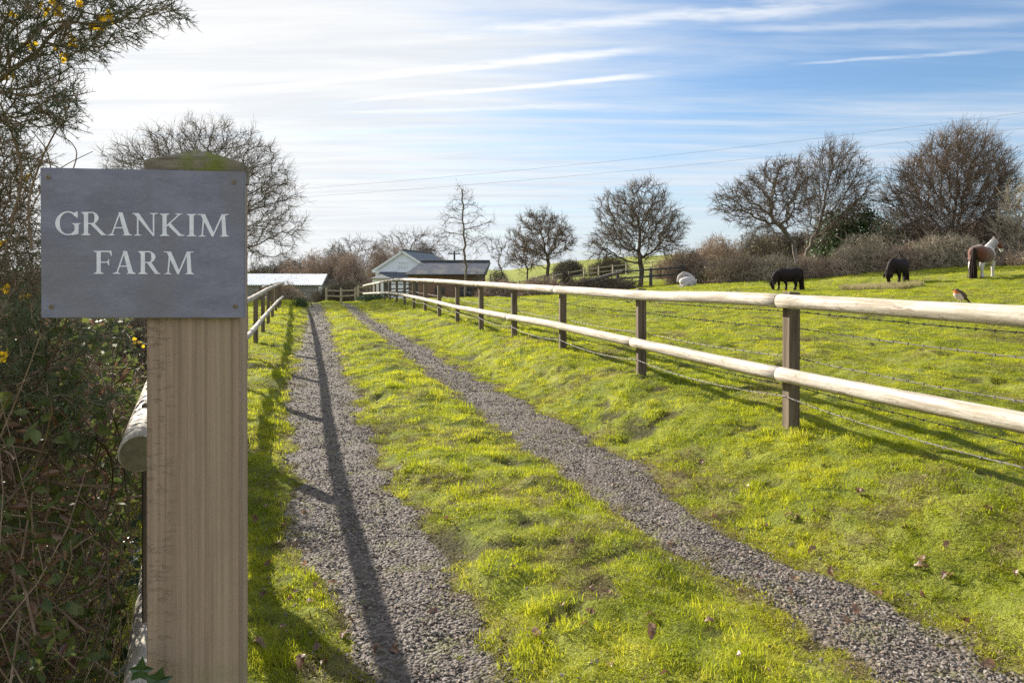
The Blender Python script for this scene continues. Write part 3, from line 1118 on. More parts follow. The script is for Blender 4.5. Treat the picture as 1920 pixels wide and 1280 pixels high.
# weathered four-way cap
bm = bmesh.new()
nx, ny = 28, 8
vs_ = {}
hw, hd = SW / 2 + .0015, SD / 2 + .003
for j in range(ny + 1):
    for i in range(nx + 1):
        x = -hw + 2 * hw * i / nx; y = -hd + 2 * hd * j / ny
        r_ = max(abs(x) / hw, abs(y) / hd * .86)
        z = zc_ + .021 * (1 - r_ ** 1.25) + .0012 * math.sin(i * 2.1 + j) * (1 - r_)
        vs_[i, j] = bm.verts.new((x, y, z))
for j in range(ny):
    for i in range(nx):
        bm.faces.new((vs_[i, j], vs_[i + 1, j], vs_[i + 1, j + 1], vs_[i, j + 1]))
ret = bmesh.ops.extrude_face_region(bm, geom=list(bm.faces))
lowv = [e for e in ret['geom'] if isinstance(e, bmesh.types.BMVert)]
for v in lowv: v.co.z = zc_ - .029
bmesh.ops.recalc_face_normals(bm, faces=bm.faces)
me = bpy.data.meshes.new('cap'); bm.to_mesh(me); bm.free(); me.materials.append(mat_cap())
o = bpy.data.objects.new('cap', me); COL.objects.link(o); o.parent = fs

# slate board; local frame: x right, y away, z up, origin at the post axis
ZB = ZS - .011                      # depth of the board's face on the axis


def to_local(px, py):
    """photo pixel to the board face in local x,z"""
    # ray from the eye meets the plane  n.(p - p0) = 0
    n_ = np.array([math.sin(SA), -math.cos(SA), 0])
    p0 = np.array([scx, ZS + SD / 2, 0]) + n_ * (SD / 2 + .010)
    d_ = np.array([(px - 960) / FPX, 1.0, -(py - HORIZON) / FPX])
    e_ = np.array([0, 0, EYE])
    t_ = np.dot(n_, p0 - e_) / np.dot(n_, d_)
    p = e_ + d_ * t_
    r = p - np.array([scx, ZS + SD / 2, 0])
    return np.array([r[0] * math.cos(SA) + r[1] * math.sin(SA), p[2]])


c00 = to_local(77, 596); c10 = to_local(458.5, 596); c11 = to_local(458.5, 322); c01 = to_local(75, 314)
yf = -(SD / 2 + .010)
bm = bmesh.new()
f_ = [bm.verts.new((c[0], yf, c[1])) for c in (c00, c10, c11, c01)]
bf = bm.faces.new(f_)
ext = bmesh.ops.extrude_face_region(bm, geom=[bf])
for v in [e for e in ext['geom'] if isinstance(e, bmesh.types.BMVert)]: v.co.y += .0085
bmesh.ops.recalc_face_normals(bm, faces=bm.faces)
bmesh.ops.bevel(bm, geom=list(bm.edges), offset=.0009, segments=2, affect='EDGES')
me = bpy.data.meshes.new('name_board'); bm.to_mesh(me); bm.free(); me.materials.append(mat_slate())
board = bpy.data.objects.new('name_board', me); COL.objects.link(board); board.parent = fs

# capitals, drawn in the pixels of a 3.2x enlargement of the photograph (cap height about 138)
let = MB()
LK = [0]


def LP(pts):
    """thin raised polygon from enlarged pixel coordinates (x, y) -> board"""
    LK[0] += 1
    y_ = yf - .0005 - (LK[0] % 7) * .00003
    q = [to_local(a / 3.2, 250 + b / 3.2) for a, b in pts]
    n = len(q)
    F_ = [(c[0], y_, c[1]) for c in q]
    B_ = [(c[0], yf + .0005, c[1]) for c in q]
    let.add(F_ + B_, [list(range(n))[::-1]], [[i, (i + 1) % n, n + (i + 1) % n, n + i] for i in range(n)])


def stroke(x0, y0, x1, y1, w0, w1=None):
    """bar between two points, horizontal widths"""
    w1 = w0 if w1 is None else w1
    LP([(x0 - w0 / 2, y0), (x0 + w0 / 2, y0), (x1 + w1 / 2, y1), (x1 - w1 / 2, y1)])


def serif(x, y, w, up, stem, hgt=6, br=10):
    """slab at y; bracket towards the letter (up = +1 slab at the foot)"""
    s = -1 if up > 0 else 1
    LP([(x - w / 2, y), (x + w / 2, y), (x + w / 2, y + s * hgt * .7), (x + stem / 2 + 4, y + s * (hgt + 2)), (x + stem / 2, y + s * (hgt + br)),
        (x - stem / 2, y + s * (hgt + br)), (x - stem / 2 - 4, y + s * (hgt + 2)), (x - w / 2, y + s * hgt * .7)])


def arc(cx, cy, rx, ry, a0, a1, wt, wb, n=22, k=1.0):
    """stroke along an ellipse; width wt where vertical, wb where horizontal"""
    for i in range(n):
        p = []
        for t in (i / n, (i + 1) / n):
            a = R(a0 + (a1 - a0) * t)
            w = wb + (wt - wb) * abs(math.cos(a)) ** 1.4
            for s_ in (1, -1):
                p.append((cx + (rx + s_ * w / 2) * math.cos(a), cy + (ry + s_ * (w if wb == wt else wb) / 2) * math.sin(a)))
        LP([p[0], p[2], p[3], p[1]])


def L_I(x, t, b, w=25):
    stroke(x, t, x, b, w); serif(x, t, 56, -1, w); serif(x, b, 56, 1, w)


def L_G(x0, x1, t, b):
    cx = x0 + 76; cy = (t + b) / 2; h = (b - t) / 2
    arc(cx, cy, 63, h - 4, 55, 322, 27, 8, 34)
    # upper terminal
    LP([(x1 - 19, t + 2), (x1 - 12, t + 2), (x1 - 11, t + 38), (x1 - 19, t + 38), (x1 - 28, t + 20), (x1 - 40, t + 12), (x1 - 30, t + 8)])
    # spur
    stroke(x1 - 18, cy + 6, x1 - 18, b - 7, 24)
    serif(x1 - 19, cy, 50, -1, 24, 5, 8)
    LP([(x1 - 30, b - 30), (x1 - 6, b - 22), (x1 - 6, b - 8), (x1 - 30, b - 3), (x1 - 50, b), (x1 - 50, b - 8)])


def L_R(x0, x1, t, b, leg=62):
    sxx = x0 + 28
    stroke(sxx, t, sxx, b, 25); serif(sxx - 3, t, 50, -1, 25); serif(sxx, b, 54, 1, 25)
    m_ = t + (b - t) * .52
    LP([(sxx, t), (sxx + 36, t), (sxx + 36, t + 7), (sxx, t + 7)])
    LP([(sxx, m_ - 7), (sxx + 36, m_ - 7), (sxx + 36, m_), (sxx, m_)])
    arc(sxx + 36, (t + m_) / 2, 27, (m_ - t) / 2 - 3.5, -90, 90, 25, 7, 18)
    LP([(sxx + 22, m_ - 6), (sxx + 48, m_ - 8), (x1 - 12, b - 8), (x1, b - 5), (x1, b), (x1 - 30, b)])


def L_A(x0, x1, t, b):
    ap = (x0 + x1) / 2 + 2
    w = x1 - x0
    stroke(ap - 3, t + 4, x0 + w * .16, b, 9)
    stroke(ap + 2, t, x0 + w * .80, b, 24, 29)
    LP([(ap - 10, t), (ap + 4, t - 1), (ap + 8, t + 16), (ap - 8, t + 16)])
    yb = t + (b - t) * .64
    LP([(x0 + w * .27, yb), (x0 + w * .72, yb), (x0 + w * .73, yb + 7), (x0 + w * .25, yb + 7)])
    serif(x0 + w * .155, b, 44, 1, 10, 5, 6); serif(x0 + w * .81, b, 54, 1, 29, 5, 6)


def L_N(x0, x1, t, b):
    w = x1 - x0
    stroke(x0 + 32, t, x0 + 32, b, 9); stroke(x1 - 26, t, x1 - 26, b + 1, 9)
    LP([(x0 + 6, t), (x0 + 38, t), (x1 - 22, b - 3), (x1 - 22, b + 3), (x1 - 28, b + 3), (x1 - 34, b - 2)])
    LP([(x0, t), (x0 + 30, t), (x0 + 30, t + 7), (x0, t + 5)])
    serif(x0 + 32, b, 42, 1, 9, 5, 6); serif(x1 - 24, t, 48, -1, 9, 5, 6)


def L_K(x0, x1, t, b):
    sxx = x0 + 28; m_ = (t + b) / 2
    stroke(sxx, t, sxx, b, 25); serif(sxx, t, 56, -1, 25); serif(sxx, b, 56, 1, 25)
    LP([(sxx + 12, m_ + 2), (x1 - 34, t + 5), (x1 - 24, t + 5), (sxx + 14, m_ + 12)])
    serif(x1 - 33, t, 40, -1, 9, 5, 5)
    LP([(sxx + 14, m_ - 2), (sxx + 34, m_ - 12), (x1 - 20, b - 10), (x1, b - 5), (x1, b), (x1 - 34, b)])


def L_M(x0, x1, t, b):
    w = x1 - x0
    stroke(x0 + w * .20, t, x0 + w * .14, b, 9)
    LP([(x0 + w * .08, t), (x0 + w * .235, t), (x0 + w * .53, b - 16), (x0 + w * .49, b), (x0 + w * .45, b)])
    LP([(x0 + w * .45, b), (x0 + w * .50, b), (x0 + w * .82, t + 6), (x0 + w * .80, t), (x0 + w * .77, t)])
    stroke(x0 + w * .82, t, x0 + w * .86, b, 22, 25)
    LP([(x0, t), (x0 + w * .2, t), (x0 + w * .2, t + 6), (x0, t + 5)])
    LP([(x0 + w * .78, t), (x0 + w * .99, t), (x0 + w * .99, t + 5), (x0 + w * .85, t + 9)])
    serif(x0 + w * .14, b, 40, 1, 9, 5, 6); serif(x0 + w * .865, b, 52, 1, 25, 5, 7)


def L_F(x0, x1, t, b):
    sxx = x0 + 29
    stroke(sxx, t, sxx, b, 25); serif(sxx, b, 58, 1, 25)
    LP([(x0, t), (x1 - 3, t), (x1 - 2, t + 7), (x0 + 14, t + 8), (x0, t + 5)])
    LP([(x1 - 12, t + 3), (x1 - 3, t), (x1, t + 30), (x1 - 4, t + 30), (x1 - 14, t + 9), (x1 - 28, t + 7)])
    m_ = t + (b - t) * .47
    LP([(sxx, m_), (x1 - 20, m_), (x1 - 20, m_ + 7), (sxx, m_ + 7)])
    LP([(x1 - 20, m_ - 14), (x1 - 16, m_ - 14), (x1 - 16, m_ + 22), (x1 - 20, m_ + 22), (x1 - 28, m_ + 6), (x1 - 28, m_ + 1)])


L_G(333, 478, 468, 612); L_R(489, 640, 472, 612); L_A(646, 793, 475, 613); L_N(795, 948, 479, 614)
L_K(960, 1106, 482, 616); L_I(1150, 484, 619); L_M(1187, 1373, 485, 620)
let.build('lettering', None, board)
let = MB()
L_F(564, 672, 705, 843); L_A(680, 813, 706, 843); L_R(830, 962, 707, 844); L_M(984, 1163, 709, 845)
PAINT_M = simple('white_lettering', (.90, .88, 1.0), (.78, .76, .90), 60, .6, .3)
let.build('lettering', None, board)
for c_ in list(board.children): c_.data.materials.append(PAINT_M)
M['brass'] = simple('screw_brass', (.36, .27, .19), (.22, .16, .12), 300, .45, .5, metal=.5)
for sx_, sy_ in ((90, 332), (438.5, 341), (96, 575), (441, 574)):
    c_ = to_local(sx_, sy_)
    bm = bmesh.new()
    bmesh.ops.create_circle(bm, cap_ends=True, radius=.0038, segments=20)
    fc = bm.faces[:][0]
    bmesh.ops.extrude_face_region(bm, geom=[fc])
    top = [v for v in bm.verts][20:]
    for v in top: v.co.z += .0016; v.co.x *= .82; v.co.y *= .82
    from mathutils import Matrix
    bmesh.ops.transform(bm, matrix=Matrix.Translation(Vector((c_[0], yf - .00005, c_[1]))) @ Matrix.Rotation(R(90), 4, 'X'), verts=bm.verts)
    bmesh.ops.recalc_face_normals(bm, faces=bm.faces)
    me = bpy.data.meshes.new('screw'); bm.to_mesh(me); bm.free(); me.materials.append(M['brass'])
    sc_o = bpy.data.objects.new('screw', me); COL.objects.link(sc_o); sc_o.parent = board
    sl = MB().box((c_[0], yf - .0018, c_[1]), (.0042, .0006, .0010), 0)
    sl.box((c_[0], yf - .00183, c_[1]), (.0010, .0006, .0042), 0)
    so = sl.build('screw_slot', M['nail'], board)

# ------------------------------------------------------------------ buildings
def mat_corrugated(name, base, dirt):
    m = newmat(name); g = N(m); p = g.objc()
    f = g.noise(g.mapping(p, (1, .3, 1)), 1.4, 4)
    g.out(g.mix(g.rng(f, .35, .7), base, dirt), .38, None, .9, metal=0.0)
    return m


def mat_brick():
    m = newmat('brick'); g = N(m); p = g.objc()
    b = g.n('ShaderNodeTexBrick')
    g.l(g.mapping(p, (1, 1, 1), (R(90), 0, 0)), b.inputs['Vector'])
    b.inputs['Color1'].default_value = (.20, .095, .062, 1); b.inputs['Color2'].default_value = (.27, .14, .095, 1)
    b.inputs['Mortar'].default_value = (.26, .22, .18, 1)
    b.inputs['Scale'].default_value = 1.0; b.inputs['Brick Width'].default_value = .24; b.inputs['Row Height'].default_value = .085; b.inputs['Mortar Size'].default_value = .012
    f = g.noise(p, 1.3, 4)
    g.out(g.mix(g.math('MULTIPLY', g.rng(f, .4, .7), .5), b.outputs[0], (.15, .10, .08)), .9, None, .2)
    return m


def mat_slates(name, lo, hi):
    m = newmat(name); g = N(m); p = g.objc()
    b = g.n('ShaderNodeTexBrick')
    g.l(p, b.inputs['Vector'])
    b.inputs['Color1'].default_value = (*lo, 1); b.inputs['Color2'].default_value = (*hi, 1)
    b.inputs['Mortar'].default_value = (lo[0] * .4, lo[1] * .4, lo[2] * .4, 1)
    b.inputs['Scale'].default_value = 1.0; b.inputs['Brick Width'].default_value = .3; b.inputs['Row Height'].default_value = .22; b.inputs['Mortar Size'].default_value = .012
    f = g.noise(p, .9, 5, .65)
    g.out(g.mix(g.math('MULTIPLY', g.rng(f, .45, .68), .6), b.outputs[0], (.22, .21, .17)), .85, None, .12)
    return m


M['white_wall'] = simple('white_render', (.82, .87, .95), (.74, .80, .88), 1.5, .9)
M['boards'] = mat_timber('weathered_boards', (.20, .19, .18), (.32, .30, .28))
M['brick'] = mat_brick()
M['slates'] = mat_slates('dark_slates', (.085, .095, .12), (.12, .13, .16))
M['slates2'] = mat_slates('pale_slates', (.15, .17, .21), (.21, .24, .29))
M['tin'] = mat_corrugated('white_tin', (.95, .95, .95), (.88, .88, .87))
M['win_glass'] = simple('window_glass', (.04, .05, .07), None, rough=.3, spec=.2)
M['white_paint'] = simple('white_paint', (.75, .76, .78), None, rough=.6)
M['dark_timber'] = mat_timber('dark_timber', (.05, .05, .055), (.10, .10, .10))
M['pale_timber'] = mat_timber('pale_timber', (.28, .24, .18), (.42, .37, .29))


def prism(mb, poly_xy, z0, z1):
    n = len(poly_xy)
    V = [(x, y, z0) for x, y in poly_xy] + [(x, y, z1) for x, y in poly_xy]
    mb.add(V, [[i, (i + 1) % n, n + (i + 1) % n, n + i] for i in range(n)], [list(range(n))[::-1]], [list(range(n, 2 * n))])


def slab(mb, a, b, c, d, t=.08):
    """thick sheet over the quad a b c d (counter-clockwise from above)"""
    q = np.array([a, b, c, d], float)
    nn = np.cross(q[1] - q[0], q[3] - q[0]); nn /= np.linalg.norm(nn)
    if nn[2] < 0: nn = -nn
    V = np.concatenate([q, q - nn * t])
    mb.add(V, [[0, 1, 2, 3], [7, 6, 5, 4], [0, 4, 5, 1], [1, 5, 6, 2], [2, 6, 7, 3], [3, 7, 4, 0]])


# white corrugated shed at the end of the lane
ZA = 60.0
m1 = FPX / ZA
O = np.array([(603 - 960) / m1, ZA, -1.9])
sh = thing('farm_shed', O, 'low grey boarded shed with a glaring white corrugated roof at the end of the lane', 'shed')
xl = (395 - 603) / m1
ez = 1.5 - 28.5 / m1 - O[2]; rz_ = 1.5 - 8.5 / (FPX / 66) - O[2]
mb = MB(); mb.box((xl / 2, .08, (ez - .12) / 2), (abs(xl) - .3, .16, ez - .12)); mb.box((xl / 2, 6.2, (ez + .4) / 2), (abs(xl) - .3, .16, ez + .4))
mb.box((-.2, 3.1, (ez - .12) / 2), (.14, 5.9, ez - .12)); mb.box((xl + .22, 3.1, (ez - .12) / 2), (.14, 5.9, ez - .12))
mb.build('wall', M['boards'], sh)
# corrugated roof: ridged sheet
nr = int(abs(xl) / .075)
xs_ = np.linspace(xl, 0.12, nr)
zzw = .045 * np.cos(np.arange(nr) * np.pi)
Vt = np.concatenate([np.stack([xs_, np.full(nr, -.25), zzw + ez], 1), np.stack([xs_ - 1.2 * (xs_ - xl) / abs(xl), np.full(nr, 6.0), zzw + rz_], 1)])
Vb = Vt.copy(); Vb[:, 2] -= .05
i_ = np.arange(nr - 1)
F_ = np.stack([i_, i_ + 1, nr + i_ + 1, nr + i_], 1)
Fb = F_[:, ::-1] + 2 * nr
Fe = np.stack([i_ + 1, i_, 2 * nr + i_, 2 * nr + i_ + 1], 1)
mk('roof', np.concatenate([Vt, Vb]), [F_, Fb, Fe], M['tin'], sh)
mb = MB(); mb.box((-.08, -.06, (ez - .15) / 2), (.32, .14, ez - .15)); mb.build('corner_post', M['white_paint'], sh)
mb = MB()
for k_ in range(9): mb.box((-1.62 + k_ * .15, -.03, .92), (.14, .05, 1.75))
mb.box((-1.0, -.065, 1.5), (1.3, .03, .12)); mb.box((-1.0, -.065, .5), (1.3, .03, .12))
mb.build('door', M['boards'], sh)

# white farmhouse
O = P3(755, 0, 62); O[2] = -1.7
m2 = FPX / 62
hs = thing('farmhouse', O, 'white rendered house with a steep gable and small paned attic window beyond the fence', 'house', rz=R(-5))
zr = 1.5 + (505 - 471) / m2 - O[2]; ze = 1.5 - 0 / m2 - O[2]
wl, wr = (703 - 755) / m2, (809 - 755) / m2
Ln = 13.0
mb = MB()
for y_ in (0, Ln):
    mb.add([(wl, y_, 0), (wr, y_, 0), (wr, y_, ze), (0, y_, zr), (wl, y_, ze), (wl, y_ + .25, 0), (wr, y_ + .25, 0), (wr, y_ + .25, ze), (0, y_ + .25, zr), (wl, y_ + .25, ze)],
           [[0, 1, 2, 3, 4], [9, 8, 7, 6, 5]], [[0, 5, 6, 1], [1, 6, 7, 2], [2, 7, 8, 3], [3, 8, 9, 4], [4, 9, 5, 0]])
mb.box((wl + .12, Ln / 2 + .12, ze / 2 - .02), (.24, Ln - .3, ze - .04)); mb.box((wr - .12, Ln / 2 + .12, ze / 2 - .02), (.24, Ln - .3, ze - .04))
mb.build('wall', M['white_wall'], hs)
mb = MB()
k_ = (zr - ze) / abs(wl)
slab(mb, (wl - .3, -.15, ze - .3 * k_ + .1), (0, -.15, zr + .1), (0, Ln + .3, zr + .1), (wl - .3, Ln + .3, ze - .3 * k_ + .1), .1)
k2 = (zr - ze) / abs(wr)
slab(mb, (.0, -.15, zr + .1), (wr + .3, -.15, ze - .3 * k2 + .1), (wr + .3, Ln + .3, ze - .3 * k2 + .1), (.0, Ln + .3, zr + .1), .1)
rf = mb.build('roof', M['slates2'], hs)
mb = MB(); mb.tube([(0, -.16, zr + .12), (0, Ln + .3, zr + .12)], .09, 8); mb.build('ridge', M['dark_timber'], rf)
mb = MB()
slab(mb, (wl - .32, -.2, ze - .3 * k_ + .09), (0, -.2, zr + .09), (0, -.155, zr + .09), (wl - .32, -.155, ze - .3 * k_ + .09), .2)
slab(mb, (0, -.2, zr + .09), (wr + .32, -.2, ze - .3 * k2 + .09), (wr + .32, -.155, ze - .3 * k2 + .09), (0, -.155, zr + .09), .2)
mb.build('barge_board', M['white_paint'], rf)
mb = MB(); mb.box(((705 - 755) / m2, -.24, ze - .22), (.55, .16, .14)); mb.build('gutter', M['white_paint'], rf)


def window(parent, cx, y, cz, w, h, nx, ny, mat=None):
    mb = MB()
    for sx in (-1, 1): mb.box((cx + sx * (w / 2 - .03), y, cz), (.07, .08, h))
    for sz in (-1, 1): mb.box((cx, y, cz + sz * (h / 2 - .03)), (w - .15, .08, .07))
    for i in range(1, nx): mb.box((cx - w / 2 + w * i / nx, y - .005, cz), (.055, .06, h - .13))
    for j in range(1, ny): mb.box((cx, y + .003, cz - h / 2 + h * j / ny), (w - .15, .06, .05))
    f = mb.build('window', mat or M['white_paint'], parent)
    MB().box((cx, y + .035, cz), (w - .13, .02, h - .13)).build('pane', M['win_glass'], f)
    MB().box((cx, y - .02, cz - h / 2 - .04), (w + .14, .14, .07)).build('sill', mat or M['white_paint'], f)


window(hs, 0.02, -.02, 1.5 + 5 / m2 - O[2], .82, .92, 3, 2)
# lean-to along the foot of the gable
mb = MB(); x0, x1 = (712 - 755) / m2, (806 - 755) / m2
slab(mb, (x0, -1.9, ze - 1.0), (x1, -1.9, ze - 1.0), (x1, -.02, ze - .22), (x0, -.02, ze - .22), .1)
mb.build('lean_to_roof', M['slates'], hs)
mb = MB(); mb.box(((x0 + x1) / 2, -1.7, (ze - 1.15) / 2), (x1 - x0 - .2, .18, ze - 1.15)); mb.build('lean_to_wall', M['white_wall'], hs)

# small white hut with a hipped grey roof
O = P3(711.5, 0, 54); O[2] = -1.35
m3 = FPX / 54
ht = thing('garden_hut', O, 'small square white hut with a low pyramid roof in front of the white house', 'hut')
w_ = 27 / m3
he = 1.5 - 16.5 / m3 - O[2]; hp = 1.5 - 9 / m3 - O[2]
mb = MB(); mb.box((0, w_ / 2, (he - .04) / 2), (w_, w_, he - .04)); mb.build('wall', M['white_wall'], ht)
a = w_ / 2 + .14
mb = MB(); mb.add([(-a, w_ / 2 - a, he), (a, w_ / 2 - a, he), (a, w_ / 2 + a, he), (-a, w_ / 2 + a, he), (0, w_ / 2, hp), (-a, w_ / 2 - a, he - .08), (a, w_ / 2 - a, he - .08), (a, w_ / 2 + a, he - .08), (-a, w_ / 2 + a, he - .08)],
                  [[0, 1, 4], [1, 2, 4], [2, 3, 4], [3, 0, 4]], [[5, 6, 1, 0], [6, 7, 2, 1], [7, 8, 3, 2], [8, 5, 0, 3], [8, 7, 6, 5]])
mb.build('roof', simple('grey_felt', (.30, .30, .29), (.22, .22, .21), 3), ht)
mb = MB(); mb.box((-.2, -.02, .85), (.62, .05, 1.5)); mb.build('door', M['white_paint'], ht)

# brick barn
O = P3(766, 0, 50); O[2] = -1.3
m4 = FPX / 50
bn = thing('brick_barn', O, 'long low brick barn with a dark slate roof behind the paddock fence', 'barn')
W = (905 - 766) / m4
be = 1.5 - 9 / m4 - O[2]; br = 1.5 + 14.5 / (FPX / 52.4) - O[2]
mb = MB(); mb.box((W / 2, .15, be / 2), (W, .3, be)); mb.box((W / 2, 4.85, be / 2), (W, .3, be))
mb.box((.15, 2.5, be / 2), (.3, 4.4, be)); mb.box((W - .15, 2.5, be / 2), (.3, 4.4, be))
mb.build('wall', M['brick'], bn)
mb = MB()
slab(mb, (-.25, -.25, be), (W + .1, -.25, be), (W + .45, 2.5, br), (.62, 2.5, br), .1)
slab(mb, (.62, 2.5, br), (W + .45, 2.5, br), (W + .1, 5.3, be), (-.25, 5.3, be), .1)
mb.add([(-.25, -.25, be), (.62, 2.5, br), (-.25, 5.3, be)], [[0, 1, 2]])
rf = mb.build('roof', M['slates'], bn)
MB().tube([(.55, 2.5, br + .04), (W + .45, 2.5, br + .04)], .09, 8).build('ridge', M['dark_timber'], rf)
mb = MB(); mb.box((W / 2, -.3, be - .04), (W + .4, .11, .1)); mb.build('gutter', M['dark_timber'], rf)
# weathered white boarded end
mb = MB()
mb.add([(W + .02, -.05, be - .1), (W + .02, 5.05, be - .1), (W + .45, 2.5, br - .06), (W + .10, -.05, be - .1), (W + .10, 5.05, be - .1), (W + .53, 2.5, br - .06)], [[0, 1, 2], [5, 4, 3]], [[0, 3, 4, 1], [1, 4, 5, 2], [2, 5, 3, 0]])
for k_ in range(7): mb.box((W + .55, .35 * k_ * .9 + .3, be * .75), (.06, .25, be * .5))
mb.build('gable_boards', M['boards'], bn)
mb = MB(); mb.box((W * .78, -.02, .75), (.9, .06, 1.5)); mb.build('door', M['dark_timber'], bn)
mb = MB(); mb.box((W * .42, -.02, 1.25), (.7, .05, .5)); mb.build('window', M['dark_timber'], bn)


# ---- rail fences and gates in the distance
def far_fence(name, a, b, n, rails, h, mat, label, thick=.09, group=None):
    """straight post and rail fence between two ground points"""
    a = np.array([*a, Hs(*a)]); b = np.array([*b, Hs(*b)])
    f = thing(name, a, label, 'fence', group)
    Pp = []
    for i in range(n):
        t = i / (n - 1); p = a + (b - a) * t; p[2] = Hs(p[0], p[1])
        Pp.append(p - a)
        MB().box((p[0] - a[0], p[1] - a[1], p[2] - a[2] + h / 2 - .1), (thick, thick, h + .25), .3).build('post', mat, f)
    for rh in rails:
        MB().tube([p + np.array([0, -.06, rh]) for p in Pp], (thick * .42), 6).build('rail', mat, f)
    return f


def gxy(px, Z): return ((px - 960) / FPX * Z, Z)


far_fence('post_rail_fence', gxy(1158, 37), gxy(1450, 40), 6, (.62, .98), 1.05, M['dark_timber'], 'dark weathered post and rail fence behind the white resting pony', .13)
far_fence('post_rail_fence', gxy(905, 52), gxy(1245, 66), 13, (.5, .9), 1.0, M['pale_timber'], 'pale post and rail fence climbing the field behind the two smaller thorn trees', .10)
far_fence('post_rail_fence', gxy(1000, 58), gxy(1062, 62), 4, (.5, .9), .95, M['dark_timber'], 'short dark piece of rail fence seen between the two smaller thorn trees', .12)
far_fence('post_rail_fence', gxy(612, 44), gxy(667, 45), 3, (.45, .8), .95, M['pale_timber'], 'low pale rail fence closing the far end of the lane beside the shed', .12)
far_fence('post_rail_fence', gxy(672, 47.5), gxy(698, 47.5), 3, (.35, .65, 1.0), 1.1, M['pale_timber'], 'short three-railed pale fence left of the white hut', .12)
# field gate
O = P3(730, 0, 45.5); O[2] = Hs(O[0], O[1])
gt = thing('field_gate', O, 'dark five-barred gate standing against the white wall of the house', 'gate')
for sx in (0, 1.62): MB().box((sx, 0, .62), (.08, .06, 1.16)).build('stile', M['dark_timber'], gt)
for zz in (.15, .38, .6, .82, 1.12): MB().box((.81, .003, zz), (1.5, .035, .075)).build('bar', M['dark_timber'], gt)
MB().segs([(0.05, -.04, .12)], [(1.55, -.04, 1.1)], .03, .03, 4).build('brace', M['dark_timber'], gt)
for sx in (-.16, 1.8): MB().box((sx, 0, .6), (.16, .16, 1.5)).build('gate_post', M['dark_timber'], gt)
# power lines and their poles
def pole(px, Z, top, label):
    O = P3(px, 0, Z); zt = top; z0 = float(H(O[0], O[1], False))
    O[2] = z0
    p = thing('utility_pole', O, label, 'pole')
    MB().tube([(0, 0, -.5), (0, 0, zt - z0)], [.13, .1], 10).build('shaft', M['dark_timber'], p)
    MB().box((0, -.12, zt - z0 - .35), (1.3, .1, .1)).build('crossarm', M['dark_timber'], p)
    for s in (-.5, .5): MB().tube([(s, -.12, zt - z0 - .3), (s, -.12, zt - z0 - .1)], [.04, .03], 8).build('insulator', M['nail'], p)
    return O


pole(852, 75, 1.5 + 35 / 1280 * 75, 'short wooden pole standing beyond the brick barn roof')
A = P3(300, 372, 62); B = P3(2300, 159, 50)
C = P3(300, 385, 63); D = P3(2300, 192, 51)
for (a, b, lab, sag) in ((A, B, 'upper of the two thin overhead cables crossing the sky', .9), (C, D, 'lower of the two thin overhead cables crossing the sky', .9)):
    t = np.linspace(0, 1, 60)[:, None]
    P = a + (b - a) * t; P[:, 2] -= (4 * sag * t * (1 - t))[:, 0]
    o = MB().tube(P - a, .0075, 5).build('power_line', M['nail']); o.location = a
    tag(o, lab, 'cable', 'overhead power lines')

# ------------------------------------------------------------------ trees
def mat_bark(name, lo, hi):
    m = newmat(name); g = N(m); p = g.objc()
    f = g.noise(g.mapping(p, (1, 1, .35)), 7, 6, .7)
    g.out(g.mix(g.rng(f, .35, .65), lo, hi), .9, g.bump(f, .7, .03), .15)
    return m


M['bark'] = mat_bark('bark', (.060, .050, .040), (.155, .130, .100))
M['bark_grey'] = mat_bark('bark_grey', (.10, .088, .075), (.24, .21, .17))
M['twig'] = simple('twig', (.11, .085, .065), (.19, .15, .115), .8, .85, .15)
M['twig_red'] = simple('twig_red', (.25, .18, .135), (.40, .32, .25), .8, .85, .15)
M['twig_mid'] = simple('twig_mid', (.135, .10, .078), (.23, .175, .135), .8, .85, .15)
M['twig_pale'] = simple('twig_pale', (.30, .25, .19), (.46, .39, .30), .8, .85, .15)


def leafmat(name, a, b, trans=.35, gloss=.07, sc=3.0, rough=.4):
    m = newmat(name); g = N(m)
    c = g.mix(g.rng(g.noise(g.pos(), sc, 4, .6), .35, .65), a, b)
    g.leafout(c, trans, gloss, rough)
    return m


M['leaf_dark'] = leafmat('leaf_dark', (.032, .075, .020), (.080, .135, .036), .3, .08)
M['leaf_olive'] = leafmat('leaf_olive', (.17, .18, .05), (.30, .27, .11), .4, .06)
M['leaf_brown'] = leafmat('leaf_brown', (.27, .19, .12), (.44, .34, .22), .5, .04)

LEAF_V = [(0, 0, 0), (.5, .28, .08), (1, 0, 0), (.5, -.28, .08)]
LEAF_F = [[[0, 1, 2, 3]]]


